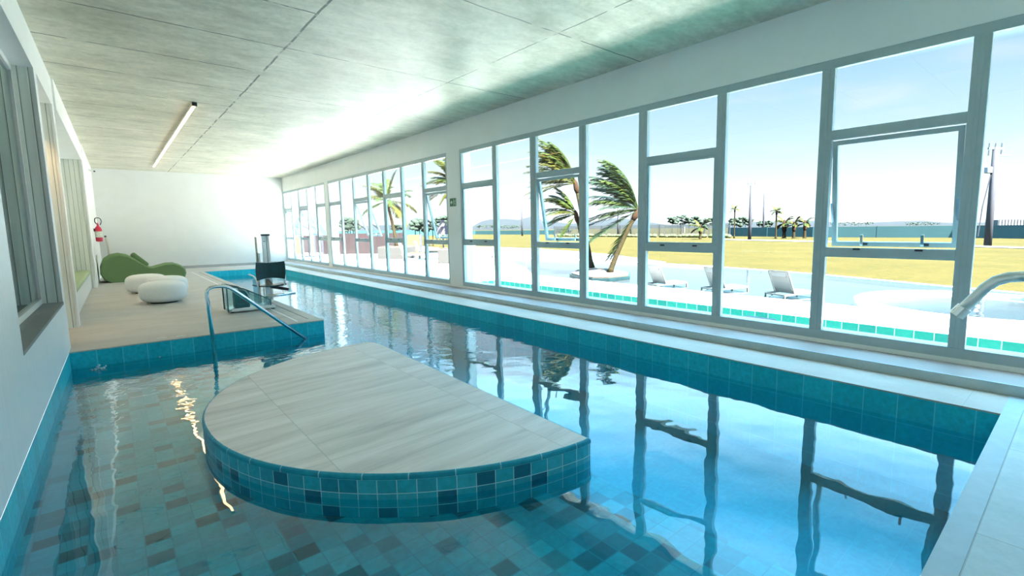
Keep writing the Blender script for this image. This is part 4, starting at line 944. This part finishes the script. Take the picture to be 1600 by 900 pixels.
# hills
def hills(name, pts, f, depth):
    P = [(at_d(px, py, f), at_d(px, 360, f)) for px, py in pts]; mb = MB(); n = len(P)
    for off in (0, 1):
        for t, b in P:
            q = Vector((_fw.x, _fw.y, 0)).normalized()*depth*off; mb.v.append(Vector((b.x, b.y, -20))+q); 
            mb.v.append((t if not off else Vector((t.x, t.y, -10)))+q)
    for i in range(n-1):
        a = 2*i; c = 2*n+2*i
        mb.f += [(a, a+2, a+3, a+1), (a+1, a+3, c+3, c+1), (c, c+1, c+3, c+2)]
    return struct(mb.build(name, M['hills'], smooth=True))
hills('hills', [(560, 353), (620, 351), (700, 354), (738, 354), (752, 346), (765, 343), (790, 342), (810, 343.5), (828, 339), (850, 344), (890, 350), (930, 346), (960, 341), (990, 343), (1015, 347), (1045, 352), (1100, 349), (1200, 346), (1260, 344), (1330, 349), (1400, 346), (1440, 345), (1480, 348), (1600, 347)], 1500, 300)
# ================================================================== LIGHT
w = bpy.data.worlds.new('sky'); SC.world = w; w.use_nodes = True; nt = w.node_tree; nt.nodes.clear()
def N(t, **k):
    n_ = nt.nodes.new(t)
    for a, b in k.items(): setattr(n_, a, b)
    return n_
tc = N('ShaderNodeTexCoord'); sp_ = N('ShaderNodeSeparateXYZ'); nt.links.new(tc.outputs['Generated'], sp_.inputs[0])
rp = N('ShaderNodeValToRGB'); e = rp.color_ramp.elements
stops = [(0, (.97, 1.0, 1.04)), (.05, (.93, 1.0, 1.05)), (.13, (.72, .93, 1.06)), (.255, (.52, .81, 1.02)), (.33, (.34, .68, .96)), (.48, (.11, .54, .94)), (.7, (.34, .70, 1.0)), (1, (.40, .74, 1.0))]
while len(e) < len(stops): e.new(.5)
for i, (p, c) in enumerate(stops): e[i].position = p; e[i].color = (*c, 1)
nt.links.new(sp_.outputs[2], rp.inputs[0])
mp = N('ShaderNodeMapping'); mp.inputs['Scale'].default_value = (1.4, 1.4, 7); nt.links.new(tc.outputs['Generated'], mp.inputs[0])
nz = N('ShaderNodeTexNoise'); nz.inputs['Scale'].default_value = 2.2; nz.inputs['Detail'].default_value = 6; nt.links.new(mp.outputs[0], nz.inputs[0])
cr = N('ShaderNodeValToRGB'); cr.color_ramp.elements[0].position = .52; cr.color_ramp.elements[1].position = .85; nt.links.new(nz.outputs[0], cr.inputs[0])
mx = N('ShaderNodeMix', data_type='RGBA'); cl_ = N('ShaderNodeMapRange', interpolation_type='SMOOTHSTEP'); nt.links.new(sp_.outputs[2], cl_.inputs[0])
for i, v in ((1, .20), (2, .36), (3, 1.0), (4, .12)): cl_.inputs[i].default_value = v
cm_ = N('ShaderNodeMath', operation='MULTIPLY'); nt.links.new(cr.outputs[0], cm_.inputs[0]); nt.links.new(cl_.outputs[0], cm_.inputs[1])
nt.links.new(cm_.outputs[0], mx.inputs[0]); nt.links.new(rp.outputs[0], mx.inputs[6]); mx.inputs[7].default_value = (1.0, 1.02, 1.05, 1)
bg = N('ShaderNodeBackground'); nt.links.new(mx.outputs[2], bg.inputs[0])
# the upper sky is brighter than the band near the horizon
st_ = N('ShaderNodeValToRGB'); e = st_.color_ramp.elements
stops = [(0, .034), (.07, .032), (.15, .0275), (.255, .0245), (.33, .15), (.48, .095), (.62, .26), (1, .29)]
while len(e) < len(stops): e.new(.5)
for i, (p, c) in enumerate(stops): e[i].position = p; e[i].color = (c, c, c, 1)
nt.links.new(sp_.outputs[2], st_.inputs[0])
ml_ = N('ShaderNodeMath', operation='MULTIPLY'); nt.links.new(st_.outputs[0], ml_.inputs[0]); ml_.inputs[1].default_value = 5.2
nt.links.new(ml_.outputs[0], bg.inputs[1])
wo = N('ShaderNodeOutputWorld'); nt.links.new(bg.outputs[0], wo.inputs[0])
sun = bpy.data.lights.new('sun', 'SUN'); sun.energy = 18.0; sun.angle = math.radians(.7); sun.color = (1, .96, .88)
so = bpy.data.objects.new('sun', sun); C.objects.link(so); so.location = (0, -20, 30)
so.rotation_euler = (-Vector((-.13, -.62, .77))).to_track_quat('-Z', 'Y').to_euler()
vs = SC.view_settings; vs.view_transform = 'Standard'; vs.look = 'None'; vs.exposure = 3.0; vs.gamma = 1; vs.use_curve_mapping = False
SC.cycles.max_bounces = 10; SC.cycles.diffuse_bounces = 6; SC.cycles.glossy_bounces = 5; SC.cycles.transparent_max_bounces = 24; SC.cycles.use_denoising = True
SC.cycles.sample_clamp_indirect = 6; SC.cycles.caustics_reflective = False; SC.cycles.caustics_refractive = False
